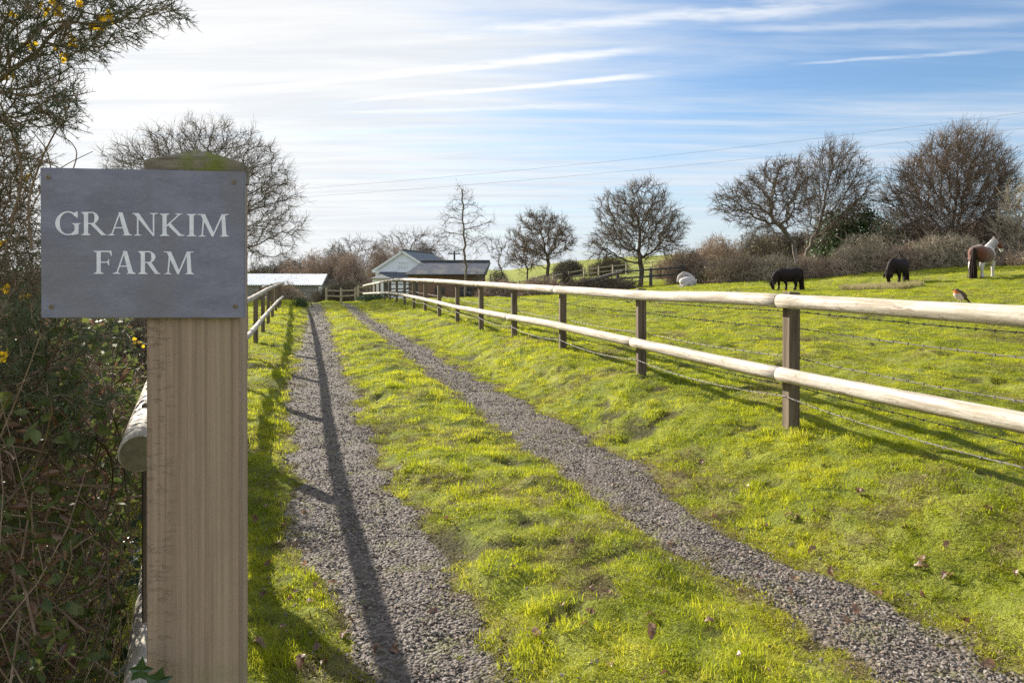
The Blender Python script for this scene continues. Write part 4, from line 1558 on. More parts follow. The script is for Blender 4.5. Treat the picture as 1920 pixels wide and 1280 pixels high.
def colonise(seedpts, env, N_att, step, kill, infl, rs, jit=.25, up=0.0, iters=160):
    """space colonisation; seedpts: list of (pos, parent index); env(n, rs) -> points"""
    A = env(N_att, rs)
    pos = [np.array(p, float) for p, _ in seedpts]
    par = [q for _, q in seedpts]
    Pn = np.array(pos)
    d2 = ((A[:, None] - Pn[None]) ** 2).sum(-1)
    near = d2.argmin(1); dist = np.sqrt(d2.min(1))
    alive = np.ones(len(A), bool)
    for it in range(iters):
        act = alive & (dist < infl)
        if not act.any():
            infl *= 1.4
            if infl > 60: break
            continue
        idx = np.nonzero(act)[0]
        nn = near[idx]
        dirs = A[idx] - Pn[nn]
        dirs /= np.linalg.norm(dirs, axis=1)[:, None] + 1e-9
        u, inv = np.unique(nn, return_inverse=True)
        S = np.zeros((len(u), 3)); np.add.at(S, inv, dirs)
        S /= np.linalg.norm(S, axis=1)[:, None] + 1e-9
        S += rs.normal(size=S.shape) * jit + np.array([0, 0, up])
        S /= np.linalg.norm(S, axis=1)[:, None] + 1e-9
        new = Pn[u] + S * step
        base = len(Pn)
        Pn = np.concatenate([Pn, new]); par += list(u)
        dn = np.sqrt(((A[:, None] - new[None]) ** 2).sum(-1))
        j = dn.argmin(1); m = dn[np.arange(len(A)), j]
        better = m < dist
        near[better] = base + j[better]; dist[better] = m[better]
        alive &= dist > kill
        if not alive.any() or len(Pn) > 9000: break
    return Pn, np.array(par)


def radii(par, tip, ex):
    n = len(par); acc = np.zeros(n)
    for i in range(n - 1, -1, -1):
        if acc[i] == 0: acc[i] = tip ** ex
        if par[i] >= 0: acc[par[i]] += acc[i]
    return acc ** (1 / ex)


def env_ell(ells):
    """union of ellipsoids [(cx,cy,cz,rx,ry,rz)], shell-biased"""
    w = np.array([e[3] * e[4] * e[5] for e in ells]); w /= w.sum()

    def f(n, rs):
        k = rs.choice(len(ells), n, p=w)
        E = np.array(ells)[k]
        d = rs.normal(size=(n, 3)); d /= np.linalg.norm(d, axis=1)[:, None]
        r = rs.rand(n) ** (1 / 2.6)
        p = E[:, :3] + d * r[:, None] * E[:, 3:]
        return p
    return f


def make_tree(name, base, trunk, ells, label, seed, tipr=.011, ex=2.25, step=.35, kill=.5, natt=900, twigs=5, twl=.55, twr=.008, jit=.25, up=0.0,
              bark='bark', twig='twig', group=None, droop=0.0, cut=.045, rscale=1.0, cat='tree', leaves=0, leafm='leaf_brown', leafs=.06, out=.6, rmax=None):
    """base world xyz; trunk list of local points; ells local ellipsoids"""
    rs = np.random.RandomState(seed)
    t = thing(name, base, label, cat, group)
    tp = np.array(trunk, float)
    sp = []
    k = 0
    for i in range(len(tp) - 1):
        m = max(1, int(np.linalg.norm(tp[i + 1] - tp[i]) / step))
        for j in range(m):
            sp.append((tp[i] + (tp[i + 1] - tp[i]) * j / m + rs.normal(size=3) * .03 * (k > 1), k - 1)); k += 1
    sp.append((tp[-1], k - 1))
    Pn, par = colonise(sp, env_ell(ells), natt, step, kill, 6.0, rs, jit, up)
    r = radii(par, tipr, ex) * rscale
    if rmax: r = np.minimum(r, rmax)
    r[:len(sp)] = np.maximum(r[:len(sp)], .05)
    r[0] *= 1.25
    ok = par >= 0
    p0 = Pn[par[ok]]; p1 = Pn[ok]; r1 = r[ok]; r0 = np.minimum(r[par[ok]], r1 * 1.35)
    big = (r1 > cut) | (np.nonzero(ok)[0] < len(sp))
    mb = MB(); mb.segs(p0[big] - (p1[big] - p0[big]) * .12, p1[big], r0[big], r1[big], 8)
    mb.build('trunk', M[bark], t, True)
    cr = MB(); cr.segs(p0[~big], p1[~big], r0[~big], r1[~big], 4)
    # fine twigs
    thin = np.nonzero(ok & (r < cut * .7))[0]
    ctr = np.average(np.array(ells)[:, :3], axis=0, weights=np.array(ells)[:, 3])
    st = np.repeat(thin, twigs)
    d = Pn[st] - Pn[par[st]]
    d /= np.linalg.norm(d, axis=1)[:, None] + 1e-9
    o_ = Pn[st] - ctr; o_ /= np.linalg.norm(o_, axis=1)[:, None] + 1e-9
    dd = d * .7 + o_ * out + rs.normal(size=d.shape) * .65 + np.array([0, 0, .15 - droop])
    dd /= np.linalg.norm(dd, axis=1)[:, None]
    ln = twl * (.35 + rs.rand(len(st)))
    a = Pn[st] - (d * rs.rand(len(st))[:, None] * step)
    b = a + dd * (ln * .5)[:, None]
    d2 = dd + rs.normal(size=d.shape) * .35 + np.array([0, 0, .12 - droop]); d2 /= np.linalg.norm(d2, axis=1)[:, None]
    c = b + d2 * (ln * .5)[:, None]
    d3 = dd + rs.normal(size=d.shape) * .8; d3 /= np.linalg.norm(d3, axis=1)[:, None]
    e = b + d3 * (ln * .45)[:, None]
    cr.segs(a, b, twr, twr * .8, 3); cr.segs(b, c, twr * .8, twr * .4, 3); cr.segs(b, e, twr * .7, twr * .4, 3)
    co = cr.build('crown', M[twig], t)
    if leaves:
        k_ = rs.choice(len(c), leaves)
        pp = c[k_] + rs.normal(size=(leaves, 3)) * .08
        lm = MB().scatter(LEAF_V, LEAF_F, pp, frames_rand(leaves, rs, (0, 0, .7)), leafs * (.6 + .8 * rs.rand(leaves)))
        lm.build('foliage', M[leafm], t)
    return t


def T(px, py, Z):
    p = P3(px, py, Z); return p


def tree_px(name, bpx, Z, ells_px, label, seed, trunk_px=None, sink=.3, depth=.9, **kw):
    """ells_px: [(cx,cy,rx,ry)] photo pixels"""
    x = (bpx - 960) / FPX * Z
    z0 = float(H(x, Z, False)) - sink
    base = np.array([x, Z, z0])
    m = FPX / Z
    ells = []
    for k, e in enumerate(ells_px):
        c = P3(e[0], e[1], Z) - base
        dy = e[4] if len(e) > 4 else 0
        ells.append((c[0], c[1] + dy, c[2], e[2] / m, min(e[2], e[3] * 1.3) / m * depth, e[3] / m))
    tr = [(0, 0, 0)] + [tuple(P3(a, b, Z) - base) for a, b in (trunk_px or [])]
    return make_tree(name, base, tr, ells, label, seed, **kw)


tree_px('oak_tree', 372, 38, [(385, 350, 175, 125), (300, 330, 110, 90), (480, 400, 100, 95), (400, 300, 130, 80), (350, 420, 90, 60), (540, 425, 45, 50), (232, 300, 42, 42)],
        'great bare round-headed oak whose crown spreads behind the slate board', 3, trunk_px=[(374, 520), (372, 455)], step=.30, kill=.42, natt=3600, jit=.42, twigs=4, twl=.75, twr=.0085, tipr=.012, ex=2.35, depth=.75)
tree_px('slender_tree', 873, 44, [(872, 440, 48, 60), (868, 390, 34, 48), (866, 362, 16, 24), (905, 430, 28, 40), (838, 430, 26, 42)],
        'tall slender bare young tree in front of the brick barn', 4, trunk_px=[(873, 500), (870, 440), (867, 385), (866, 355)], step=.3, kill=.42, natt=420, jit=.12, up=.22, twigs=3, twl=.6, twr=.008, tipr=.010, ex=2.1, bark='bark_grey', twig='twig', cut=.03, rmax=.22)
tree_px('thorn_tree', 1028, 44, [(1020, 440, 58, 44), (1045, 450, 36, 36), (985, 470, 32, 32), (1000, 415, 28, 22)],
        'dense dark bare thorn tree, middle one of the three on the paddock bank', 5, trunk_px=[(1028, 495), (1026, 478)], step=.26, kill=.36, natt=1500, jit=.4, twigs=6, twl=.55, twr=.0105, tipr=.013, group='bare thorn trees', leaves=700, leafs=.07, leafm='leaf_brown')
tree_px('thorn_tree', 990, 46, [(975, 475, 26, 34), (1000, 480, 22, 26), (962, 445, 18, 20)],
        'small thin thorn tree leaning against its darker neighbour', 6, trunk_px=[(988, 505), (985, 495)], step=.26, kill=.36, natt=600, jit=.4, twigs=5, twl=.5, twr=.009, tipr=.011, group='bare thorn trees')
tree_px('thorn_tree', 1200, 40, [(1200, 420, 78, 64), (1160, 400, 48, 46), (1240, 430, 48, 50), (1210, 365, 42, 32), (1140, 455, 42, 32), (1125, 480, 24, 18), (1255, 460, 30, 24)],
        'largest bare thorn tree with a wide dense crown behind the white pony', 7, trunk_px=[(1203, 505), (1200, 480)], step=.28, kill=.38, natt=2600, jit=.42, twigs=6, twl=.6, twr=.010, tipr=.0125, group='bare thorn trees', leaves=900, leafs=.07)
tree_px('thorn_tree', 940, 47, [(938, 470, 22, 26), (925, 455, 16, 20), (950, 490, 18, 16)],
        'small straggly thorn tree right of the brick barn', 8, trunk_px=[(945, 518), (935, 495)], step=.25, kill=.36, natt=420, jit=.4, twigs=4, twl=.45, twr=.009, tipr=.010, group='bare thorn trees')
tree_px('leaning_oak', 1500, 36, [(1440, 370, 70, 55), (1380, 380, 44, 36), (1470, 330, 50, 36), (1440, 410, 60, 34), (1350, 370, 18, 16), (1500, 370, 34, 44)],
        'gnarled bare oak leaning left over the scrub behind the dark pony', 9, trunk_px=[(1488, 455), (1470, 430), (1450, 415)], step=.26, kill=.34, natt=4200, jit=.5, twigs=5, twl=.55, twr=.0095, tipr=.0115, ex=2.25, bark='bark_grey', depth=.8)
tree_px('ash_tree', 1517, 38, [(1560, 360, 52, 75), (1530, 340, 36, 60), (1600, 350, 38, 62), (1570, 300, 40, 36), (1540, 420, 30, 40), (1625, 380, 18, 36)],
        'upright many-stemmed bare tree fanning out beside the leaning oak', 10, trunk_px=[(1512, 470), (1530, 440)], step=.28, kill=.34, natt=4200, jit=.14, up=.18, twigs=5, twl=.75, twr=.0095, tipr=.010, ex=2.2, bark='bark_grey')
tree_px('willow_thicket_tree', 1790, 37, [(1790, 350, 90, 92), (1710, 370, 54, 72), (1850, 360, 60, 90), (1800, 290, 66, 50), (1730, 430, 80, 60), (1850, 440, 70, 50), (1780, 430, 110, 60), (1690, 450, 40, 40)],
        'broad rounded mass of fine bare twigs, the widest tree behind the ponies', 11, trunk_px=[(1788, 480), (1790, 455)], step=.30, kill=.38, natt=5000, jit=.2, up=.08, twigs=7, twl=.95, twr=.0105, tipr=.010, ex=2.3, twig='twig_mid', leaves=900, leafm='leaf_brown', leafs=.07)
tree_px('sallow_bush', 1905, 33, [(1895, 430, 34, 60), (1935, 420, 50, 90), (1900, 380, 30, 40), (1890, 480, 30, 30)],
        'pale twiggy tree at the right edge overhanging the brown and white horse', 12, trunk_px=[(1905, 495), (1903, 480)], step=.3, kill=.4, natt=1300, jit=.25, twigs=5, twl=.8, twr=.010, tipr=.011, twig='twig_pale', bark='bark_grey')


def bush(name, px0, px1, pyt, pyb, Z, label, seed, nt=2600, nl=1500, tw='twig_red', lf='leaf_brown', leafs=.075, twl=.5, twr=.011, depth=1.6, group=None, cat='bush', dens=1.0, lean=.35):
    """lumpy scrub: px0..px1, top pyt, foot pyb"""
    rs = np.random.RandomState(seed)
    m = FPX / Z
    cx = (px0 + px1) / 2; x = (cx - 960) / m
    z0 = float(H(x, Z, False)) - .15
    base = np.array([x, Z, z0])
    hw = (px1 - px0) / 2 / m; ht = EYE - (pyt - HORIZON) / m - z0
    t = thing(name, base, label, cat, group)
    nl_ = 5
    lobes = [(rs.uniform(-.6, .6) * hw, rs.uniform(-.4, .4) * depth, rs.uniform(.5, .85) * hw, rs.uniform(.6, 1.0)) for _ in range(nl_)] + [(0, 0, hw * .8, 1.0)]
    nt = int(nt * dens * (1.8 if Z > 52 else 1)); nl = int(nl * (1.6 if Z > 52 else 1))
    k = rs.randint(0, len(lobes), nt)
    L = np.array(lobes)[k]
    th = rs.rand(nt) * 2 * np.pi; ph = np.arccos(rs.rand(nt))
    rr = rs.rand(nt) ** .35
    p = np.stack([L[:, 0] + np.cos(th) * np.sin(ph) * L[:, 2] * rr, L[:, 1] + np.sin(th) * np.sin(ph) * depth * rr, np.cos(ph) * ht * L[:, 3] * rr * .93], 1)
    p[:, 0] = np.clip(p[:, 0], -hw, hw)
    root = np.stack([L[:, 0] * .6, L[:, 1] * .6, np.full(nt, -.2)], 1)
    d = p - root; d /= np.linalg.norm(d, axis=1)[:, None]
    d = d + rs.normal(size=d.shape) * (.35 + lean); d /= np.linalg.norm(d, axis=1)[:, None]
    ln = twl * (.4 + 1.0 * rs.rand(nt))
    c = MB()
    a = p - d * (ln * .6)[:, None]; b = p
    d2 = d + rs.normal(size=d.shape) * .45; d2 /= np.linalg.norm(d2, axis=1)[:, None]
    e = b + d2 * (ln * .5)[:, None]
    d3 = d + rs.normal(size=d.shape) * .8; d3 /= np.linalg.norm(d3, axis=1)[:, None]
    f = b + d3 * (ln * .4)[:, None]
    g = a + (rs.normal(size=d.shape) * .5 + d) * (ln * .5)[:, None]
    c.segs(a, b, twr, twr * .8, 3); c.segs(b, e, twr * .7, twr * .35, 3); c.segs(b, f, twr * .6, twr * .35, 3); c.segs(a, g, twr * .7, twr * .4, 3)
    q = rs.choice(nt, 90)
    sh = d[q] * .6 + rs.normal(size=(90, 3)) * .3 + np.array([0, 0, .7]); sh /= np.linalg.norm(sh, axis=1)[:, None]
    sl_ = (twl * (.8 + 1.3 * rs.rand(90)))[:, None]
    sm = b[q] + sh * sl_ * .55; se = sm + (sh + rs.normal(size=(90, 3)) * .3 - np.array([0, 0, .25])) * sl_ * .45
    S2 = c; S2.segs(b[q], sm, twr * .8, twr * .6, 3); S2.segs(sm, se, twr * .6, twr * .3, 3)
    c.build('stems', M[tw], t)
    # boughs from the root
    ns = 26
    q = rs.choice(nt, ns)
    s = MB()
    for i in q:
        r0 = root[i] + rs.normal(size=3) * np.array([.3, .3, 0]); mid = (r0 + p[i]) / 2 + rs.normal(size=3) * .15 + np.array([0, 0, .1 * ht])
        s.segs([r0, mid], [mid, p[i]], [.035, .022], [.022, .01], 5)
    s.build('boughs', M['bark'], t)
    if nl:
        k_ = rs.choice(nt, nl)
        pp = b[k_] + rs.normal(size=(nl, 3)) * .10
        MB().scatter(LEAF_V, LEAF_F, pp, frames_rand(nl, rs, (0, 0, .8)), leafs * (.6 + .9 * rs.rand(nl))).build('foliage', M[lf], t)
    return t


bush('hedgerow', 1035, 1110, 482, 500, 70, 'far dark hedge on the skyline between the thorn trees', 66, 1500, 1500, 'twig', 'leaf_dark', .12, .6, .014, 1.5, None)
bush('hedgerow', 1215, 1310, 462, 500, 50, 'brown hedge on the rise just right of the largest thorn tree', 68, 2600, 1500, 'twig_red', 'leaf_brown', .09, .6, .013, 1.2, None)
bush('hedgerow', 1105, 1190, 476, 500, 66, 'far dark hedge on the skyline behind the largest thorn tree', 69, 1800, 1500, 'twig', 'leaf_dark', .12, .6, .014, 1.2, None)
bush('ivy_bush', 1610, 1690, 440, 500, 36, 'dark ivy covered bush in the scrub left of the second dark pony', 67, 1800, 5000, 'twig', 'leaf_dark', .09, .5, .011, 1.2, None)
bush('hedgerow', 1290, 1420, 450, 500, 58, 'distant brown hedge on the rise behind the scrub, right of the largest thorn tree', 64, 3000, 1800, 'twig_red', 'leaf_brown', .10, .6, .014, 1.5, None)
bush('hedgerow', 1395, 1560, 425, 500, 56, 'distant tall hedge seen through the branches of the leaning oak', 65, 4200, 2600, 'twig', 'leaf_olive', .10, .7, .014, 1.8, None)
# scrub right of centre
SC = 'scrub bushes along the far side of the paddock'
bush('holly_bush', 1535, 1665, 358, 480, 39, 'glossy dark green evergreen bush between the two tallest bare trees', 20, 2600, 22000, 'twig', 'leaf_dark', .15, .45, depth=2.0, group=SC)
bush('holly_bush', 1630, 1690, 385, 475, 36, 'narrower dark evergreen touching the left side of the broad twiggy tree', 36, 900, 3000, 'twig_red', 'leaf_dark', .11, .45, depth=1.5, group=SC)
bush('thorn_bush', 1295, 1420, 428, 510, 46, 'brown rounded scrub bush right of the largest thorn tree', 21, 3000, 2600, 'twig_red', 'leaf_brown', .09, depth=2.2, group=SC)
bush('thorn_bush', 1370, 1490, 412, 510, 47, 'greenish brown scrub under the leaning oak crown', 22, 2600, 2600, 'twig', 'leaf_olive', .09, depth=2.2, group=SC)
bush('thorn_bush', 1500, 1570, 440, 510, 43, 'brown thicket directly behind the forked trunks', 37, 2000, 1500, 'twig_red', 'leaf_brown', .09, depth=1.6, group=SC)
bush('bramble_bush', 1240, 1335, 458, 512, 39, 'low tangled brown bramble just behind the resting pony', 23, 2400, 1400, 'twig_red', 'leaf_brown', depth=1.4, group=SC)
bush('bramble_bush', 1315, 1445, 466, 530, 35, 'yellowish bramble bank left of the grazing pony', 24, 2800, 5200, 'twig_red', 'leaf_olive', .065, depth=1.3, group=SC)
bush('bramble_bush', 1390, 1525, 470, 530, 34.5, 'olive bramble bank directly behind the black grazing pony', 25, 2800, 5000, 'twig_pale', 'leaf_olive', .065, depth=1.3, group=SC)
bush('bramble_bush', 1475, 1600, 474, 526, 34, 'reddish bramble stems right of the black grazing pony', 26, 3000, 2000, 'twig_red', 'leaf_brown', .06, depth=1.3, group=SC)
bush('bramble_bush', 1550, 1690, 428, 522, 34, 'pale leafy bramble mound between the two dark ponies', 27, 3200, 2600, 'twig_pale', 'leaf_olive', .07, depth=1.4, group=SC)
bush('bramble_bush', 1625, 1765, 456, 520, 33.5, 'brown bramble bank behind the darker second pony', 28, 3200, 1500, 'twig_red', 'leaf_brown', .07, depth=1.4, group=SC)
bush('bramble_bush', 1700, 1845, 428, 515, 33, 'tangled brown thicket left of the brown and white horse', 29, 3200, 2400, 'twig_pale', 'leaf_olive', .07, depth=1.4, group=SC)
bush('thicket', 1640, 1800, 400, 500, 39, 'wide grey-brown thicket under the left half of the broad twiggy tree', 62, 6500, 1600, 'twig_pale', 'leaf_brown', .08, .8, .013, 2.2, SC)
bush('thicket', 1770, 1930, 395, 500, 39.5, 'wide grey-brown thicket under the right half of the broad twiggy tree', 63, 6500, 1600, 'twig_red', 'leaf_olive', .08, .8, .013, 2.2, SC)
bush('bramble_bush', 1800, 1900, 450, 508, 35, 'dark thicket behind the head of the brown and white horse', 30, 2200, 1200, 'twig', 'leaf_olive', .07, depth=1.2, group=SC)
bush('bramble_bush', 1868, 1960, 478, 512, 31, 'low mixed scrub at the right edge beyond the paddock', 38, 2200, 1600, 'twig_red', 'leaf_olive', .07, depth=1.0, group=SC)
# centre
SB = 'bushes along the hedge bank behind the paddock'
bush('bramble_bank', 880, 985, 518, 552, 39, 'brown bramble bank behind the fence, right of the barn', 40, 2600, 1300, 'twig_red', 'leaf_brown', .06, depth=1.0, group=SB)
bush('bramble_bank', 970, 1070, 512, 548, 38, 'brown bramble bank at the foot of the middle thorn tree', 41, 2600, 1300, 'twig_red', 'leaf_brown', .06, depth=1.0, group=SB)
bush('bramble_bank', 1055, 1150, 518, 544, 37, 'dark low brash bank left of the largest thorn tree', 42, 2600, 700, 'twig', 'leaf_brown', .06, depth=1.0, group=SB)
bush('bramble_bank', 1130, 1215, 522, 542, 36.5, 'low brash and grass under the largest thorn tree', 43, 1600, 900, 'twig', 'leaf_olive', .06, depth=.8, group=SB)
bush('round_shrub', 1048, 1074, 493, 530, 42, 'small dark rounded shrub on the bank between two thorn trees', 44, 900, 900, 'twig', 'leaf_dark', .07, depth=.5, group=SB)
bush('round_shrub', 918, 950, 488, 515, 58, 'small dark green bush on the skyline right of the barn', 45, 700, 1200, 'twig', 'leaf_dark', .12, depth=.8, group=SB)
bush('ivy_stump', 1310, 1328, 503, 532, 35.5, 'ivy covered stump on the old rail fence right of the resting pony', 46, 200, 700, 'twig', 'leaf_dark', .07, depth=.3, group=SB)
bush('ivy_stump', 885, 912, 498, 530, 48.8, 'ivy clump growing over the right end of the brick barn', 47, 300, 900, 'twig', 'leaf_dark', .08, depth=.4, group=SB)
# left background
SL = 'bare hedgerow trees and bushes behind the farm buildings'
bush('hedgerow_bush', 440, 530, 482, 540, 72, 'low dark hedge clump behind the left end of the shed roof', 50, 2600, 3000, 'twig', 'leaf_dark', .14, .8, .016, 3, SL)
bush('hedgerow_bush', 505, 585, 478, 540, 74, 'brown twiggy hedge above the middle of the shed roof', 51, 2600, 1200, 'twig_red', 'leaf_brown', .14, .8, .016, 3, SL)
bush('hedgerow_tree', 560, 650, 458, 560, 70, 'brown round-topped bare thicket right of the shed roof', 52, 3800, 1500, 'twig_red', 'leaf_brown', .12, .9, .016, 3, SL)
bush('hedgerow_tree', 470, 600, 466, 540, 82, 'long dark mass of bare trees rising behind the whole shed roof', 70, 4200, 2600, 'twig', 'leaf_dark', .14, 1.0, .017, 3, SL)
bush('hedgerow_tree', 604, 660, 438, 540, 76, 'dark topped tree standing highest behind the shed', 53, 2200, 2600, 'twig', 'leaf_dark', .15, .8, .016, 2, SL)
bush('hedgerow_tree', 625, 705, 462, 560, 68, 'reddish bare thicket left of the white house', 54, 4200, 900, 'twig_red', 'leaf_brown', .12, .9, .016, 3, SL)
bush('hedgerow_tree', 690, 770, 442, 520, 84, 'tall bare brown tree mass above the gable of the house', 55, 3400, 500, 'twig_red', 'leaf_brown', .14, 1.2, .018, 3, SL)
bush('hedgerow_tree', 750, 825, 440, 520, 88, 'bare grey tree mass behind the roof of the house', 56, 3000, 400, 'twig', 'leaf_brown', .14, 1.3, .018, 3, SL)
bush('hedgerow_tree', 800, 850, 472, 520, 86, 'lower bare bush between the house and the barn roof', 57, 1500, 400, 'twig_red', 'leaf_brown', .14, .9, .018, 2, SL)
bush('hedgerow_bush', 585, 705, 520, 575, 56, 'dark undergrowth behind the gate at the end of the lane', 58, 3000, 2600, 'twig', 'leaf_dark', .10, .6, .014, 1.5, SL)
bush('hedgerow_bush', 500, 572, 522, 550, 53, 'low brown clipped hedge in front of the shed roof', 59, 1500, 1200, 'twig_red', 'leaf_brown', .07, .4, .012, 1.0, SL)
tree_px('hedgerow_ash', 665, 73, [(665, 480, 42, 36), (690, 465, 30, 24), (640, 475, 28, 24)], 'fine-twigged bare tree behind the lane end, left of the house', 60, trunk_px=[(667, 530)], step=.5, kill=.7, natt=900, twigs=5, twl=1.0, twr=.014, tipr=.018, twig='twig')
tree_px('hedgerow_ash', 770, 90, [(745, 455, 40, 22), (790, 452, 36, 24), (820, 465, 24, 18)], 'fine-twigged bare tree standing behind the house roof', 61, trunk_px=[(770, 500)], step=.6, kill=.8, natt=900, twigs=5, twl=1.3, twr=.016, tipr=.02, twig='twig', up=.1)

# dead branches heaped left of the large thorn tree
rs = np.random.RandomState(77)
O = P3(1128, 0, 36.8); O[2] = Hs(O[0], O[1])
bp = thing('brushwood_heap', O, 'heap of dead branches with one log sticking up, left of the largest thorn tree', 'branch heap')
mb = MB(); mb.tube([(-1.4, 0, .35), (.1, .1, .78), (1.15, .1, 1.08)], [.13, .11, .09], 8); mb.build('log', M['bark_grey'], bp)
mb = MB(); mb.tube([(-1.7, .3, .3), (1.2, .2, .7)], [.12, .08], 8); mb.build('log', M['bark'], bp)
n = 260
a = rs.normal(size=(n, 3)) * np.array([.7, .35, .14]) + np.array([.2, .2, .3]); d = rs.normal(size=(n, 3)) * np.array([1, .4, .28]); d /= np.linalg.norm(d, axis=1)[:, None]
MB().segs(a - d * .5, a + d * .5, .022, .01, 4).build('branches', M['bark'], bp)

# daffodil clumps by the lane end
for px, py, Z, lab in ((563, 572, 27, 'dark green daffodil clump at the foot of the left fence'), (682, 563, 37, 'leftmost green daffodil clump near the right fence end'),
                       (696, 567, 33, 'small daffodil clump between its two neighbours by the right fence'), (708, 564, 35, 'broad dark daffodil clump under the right fence')):
    O = P3(px, py, Z); O[2] = Hs(O[0], O[1])
    t = thing('daffodil_clump', O, lab, 'plant', 'daffodil clumps by the lane end')
    n = 160; a = rs.normal(size=(n, 3)) * np.array([.18, .15, 0]); d = rs.normal(size=(n, 3)) * np.array([.35, .35, .1]) + np.array([0, 0, 1]); d /= np.linalg.norm(d, axis=1)[:, None]
    MB().segs(a, a + d * (.25 + .18 * rs.rand(n))[:, None], .012, .004, 3).build('leaves', M['leaf_dark'], t)

# pale tall grass near the second pony
def accp(x, y, rs): return np.ones(len(x), bool)
c_ = P3(1650, 0, 25.2)
n = 620
ang = rs.rand(n) * 6.283; rr = np.sqrt(rs.rand(n))
px_ = c_[0] + np.cos(ang) * rr * 1.45; py_ = c_[1] + np.sin(ang) * rr * .9
va = [tuft_mesh('pale_tuft', rs, 22, .10, .12, .26, .007, M['blade_pale'], .45) for _ in range(3)]
gn_scatter('tall_pale_grass', np.column_stack([px_, py_, H(px_, py_)]), np.full((n, 3), 1.0), np.column_stack([np.zeros(n), np.zeros(n), rs.rand(n) * 6.28]), va, label='patch of taller straw coloured grass in front of the second dark pony')

# ------------------------------------------------------------------ animals
def fused(name, mb, vox, smooth_it=4, factor=.5):
    """one continuous skin over overlapping tapered limbs"""
    o = mb.build(name + '_raw', None)
    md = o.modifiers.new('r', 'REMESH'); md.mode = 'VOXEL'; md.voxel_size = vox; md.use_smooth_shade = True
    m2 = o.modifiers.new('s', 'SMOOTH'); m2.factor = factor; m2.iterations = smooth_it
    dg = bpy.context.evaluated_depsgraph_get()
    me = bpy.data.meshes.new_from_object(o.evaluated_get(dg))
    bpy.data.objects.remove(o)
    for p in me.polygons: p.use_smooth = True
    me.name = name
    return me


def ellipsoid(mb, c, r, k=12, tilt=None):
    n = 9
    t = np.linspace(-1, 1, n)
    t = np.sin(t * np.pi / 2) * .995
    c = np.asarray(c, float)
    ax = np.array([1.0, 0, 0]) if tilt is None else np.asarray(tilt, float) / np.linalg.norm(tilt)
    P = c + t[:, None] * ax * r[0]
    s = np.sqrt(1 - t ** 2)
    mb.tube(P, np.stack([r[1] * s + .001, r[2] * s + .001], 1), k)


def mat_coat(name, base, lo, sheen=.6):
    m = newmat(name); g = N(m)
    f = g.noise(g.mapping(g.objc(), (3, 3, 9)), 6, 5, .7)
    f2 = g.noise(g.mapping(g.objc(), (40, 40, 12)), 1, 3, .7)
    g.out(g.mix(g.rng(f, .3, .7), lo, base), .75, g.bump(f2, .8, .012), .25, sheen=sheen)
    return m


def mat_coat_col(name):
    m = newmat(name); g = N(m)
    a = g.n('ShaderNodeAttribute'); a.attribute_name = 'col'
    f = g.noise(g.mapping(g.objc(), (3, 3, 9)), 6, 5, .7)
    f2 = g.noise(g.mapping(g.objc(), (60, 60, 16)), 1, 3, .7)
    g.out(g.mix(g.math('MULTIPLY', g.rng(f, .4, .7), .25), a.outputs['Color'], (.10, .06, .04)), .7, g.bump(f2, .6, .008), .25, sheen=.3)
    return m


M['coat_dark'] = mat_coat('dark_coat', (.018, .010, .009), (.008, .005, .006), 0)
M['hair_dark'] = mat_coat('dark_hair', (.040, .022, .015), (.012, .007, .006), 0)
M['coat_white'] = mat_coat('white_coat', (.52, .49, .47), (.36, .32, .30), .1)
M['coat_pied'] = mat_coat_col('pied_coat')


def tb(mb, pts, k=14):
    """pts: (x, y, z, side radius, up radius)"""
    a = np.array(pts, float)
    # refine
    t = np.arange(len(a)); tt = np.linspace(0, len(a) - 1, (len(a) - 1) * 4 + 1)
    A = np.stack([np.interp(tt, t, a[:, i]) for i in range(5)], 1)
    for _ in range(2): A[1:-1] = .25 * A[:-2] + .5 * A[1:-1] + .25 * A[2:]
    mb.tube(A[:, :3], A[:, 3:], k)


def hair(n, roots, dirn, ln, spread, rs, r=.006):
    """locks of hair hanging from root points"""
    mb = MB()
    k = rs.randint(0, len(roots) - 1, n); t = rs.rand(n)[:, None]
    R0 = np.asarray(roots, float)
    a = R0[k] * (1 - t) + R0[k + 1] * t + rs.normal(size=(n, 3)) * spread * .25
    d = np.asarray(dirn, float) + rs.normal(size=(n, 3)) * np.array([.06, .06, .05]) * (spread / .05 if spread < .07 else 1)
    d /= np.linalg.norm(d, axis=1)[:, None]
    L = ln * (.6 + .5 * rs.rand(n))[:, None]
    b = a + d * L * .5 + rs.normal(size=(n, 3)) * spread * .15
    c = b + (d + np.array([0, 0, -.3])) * L * .5
    mb.segs(a, b, r * 1.6, r * 1.5, 4); mb.segs(b, c, r * 1.5, r * .5, 4)
    return mb


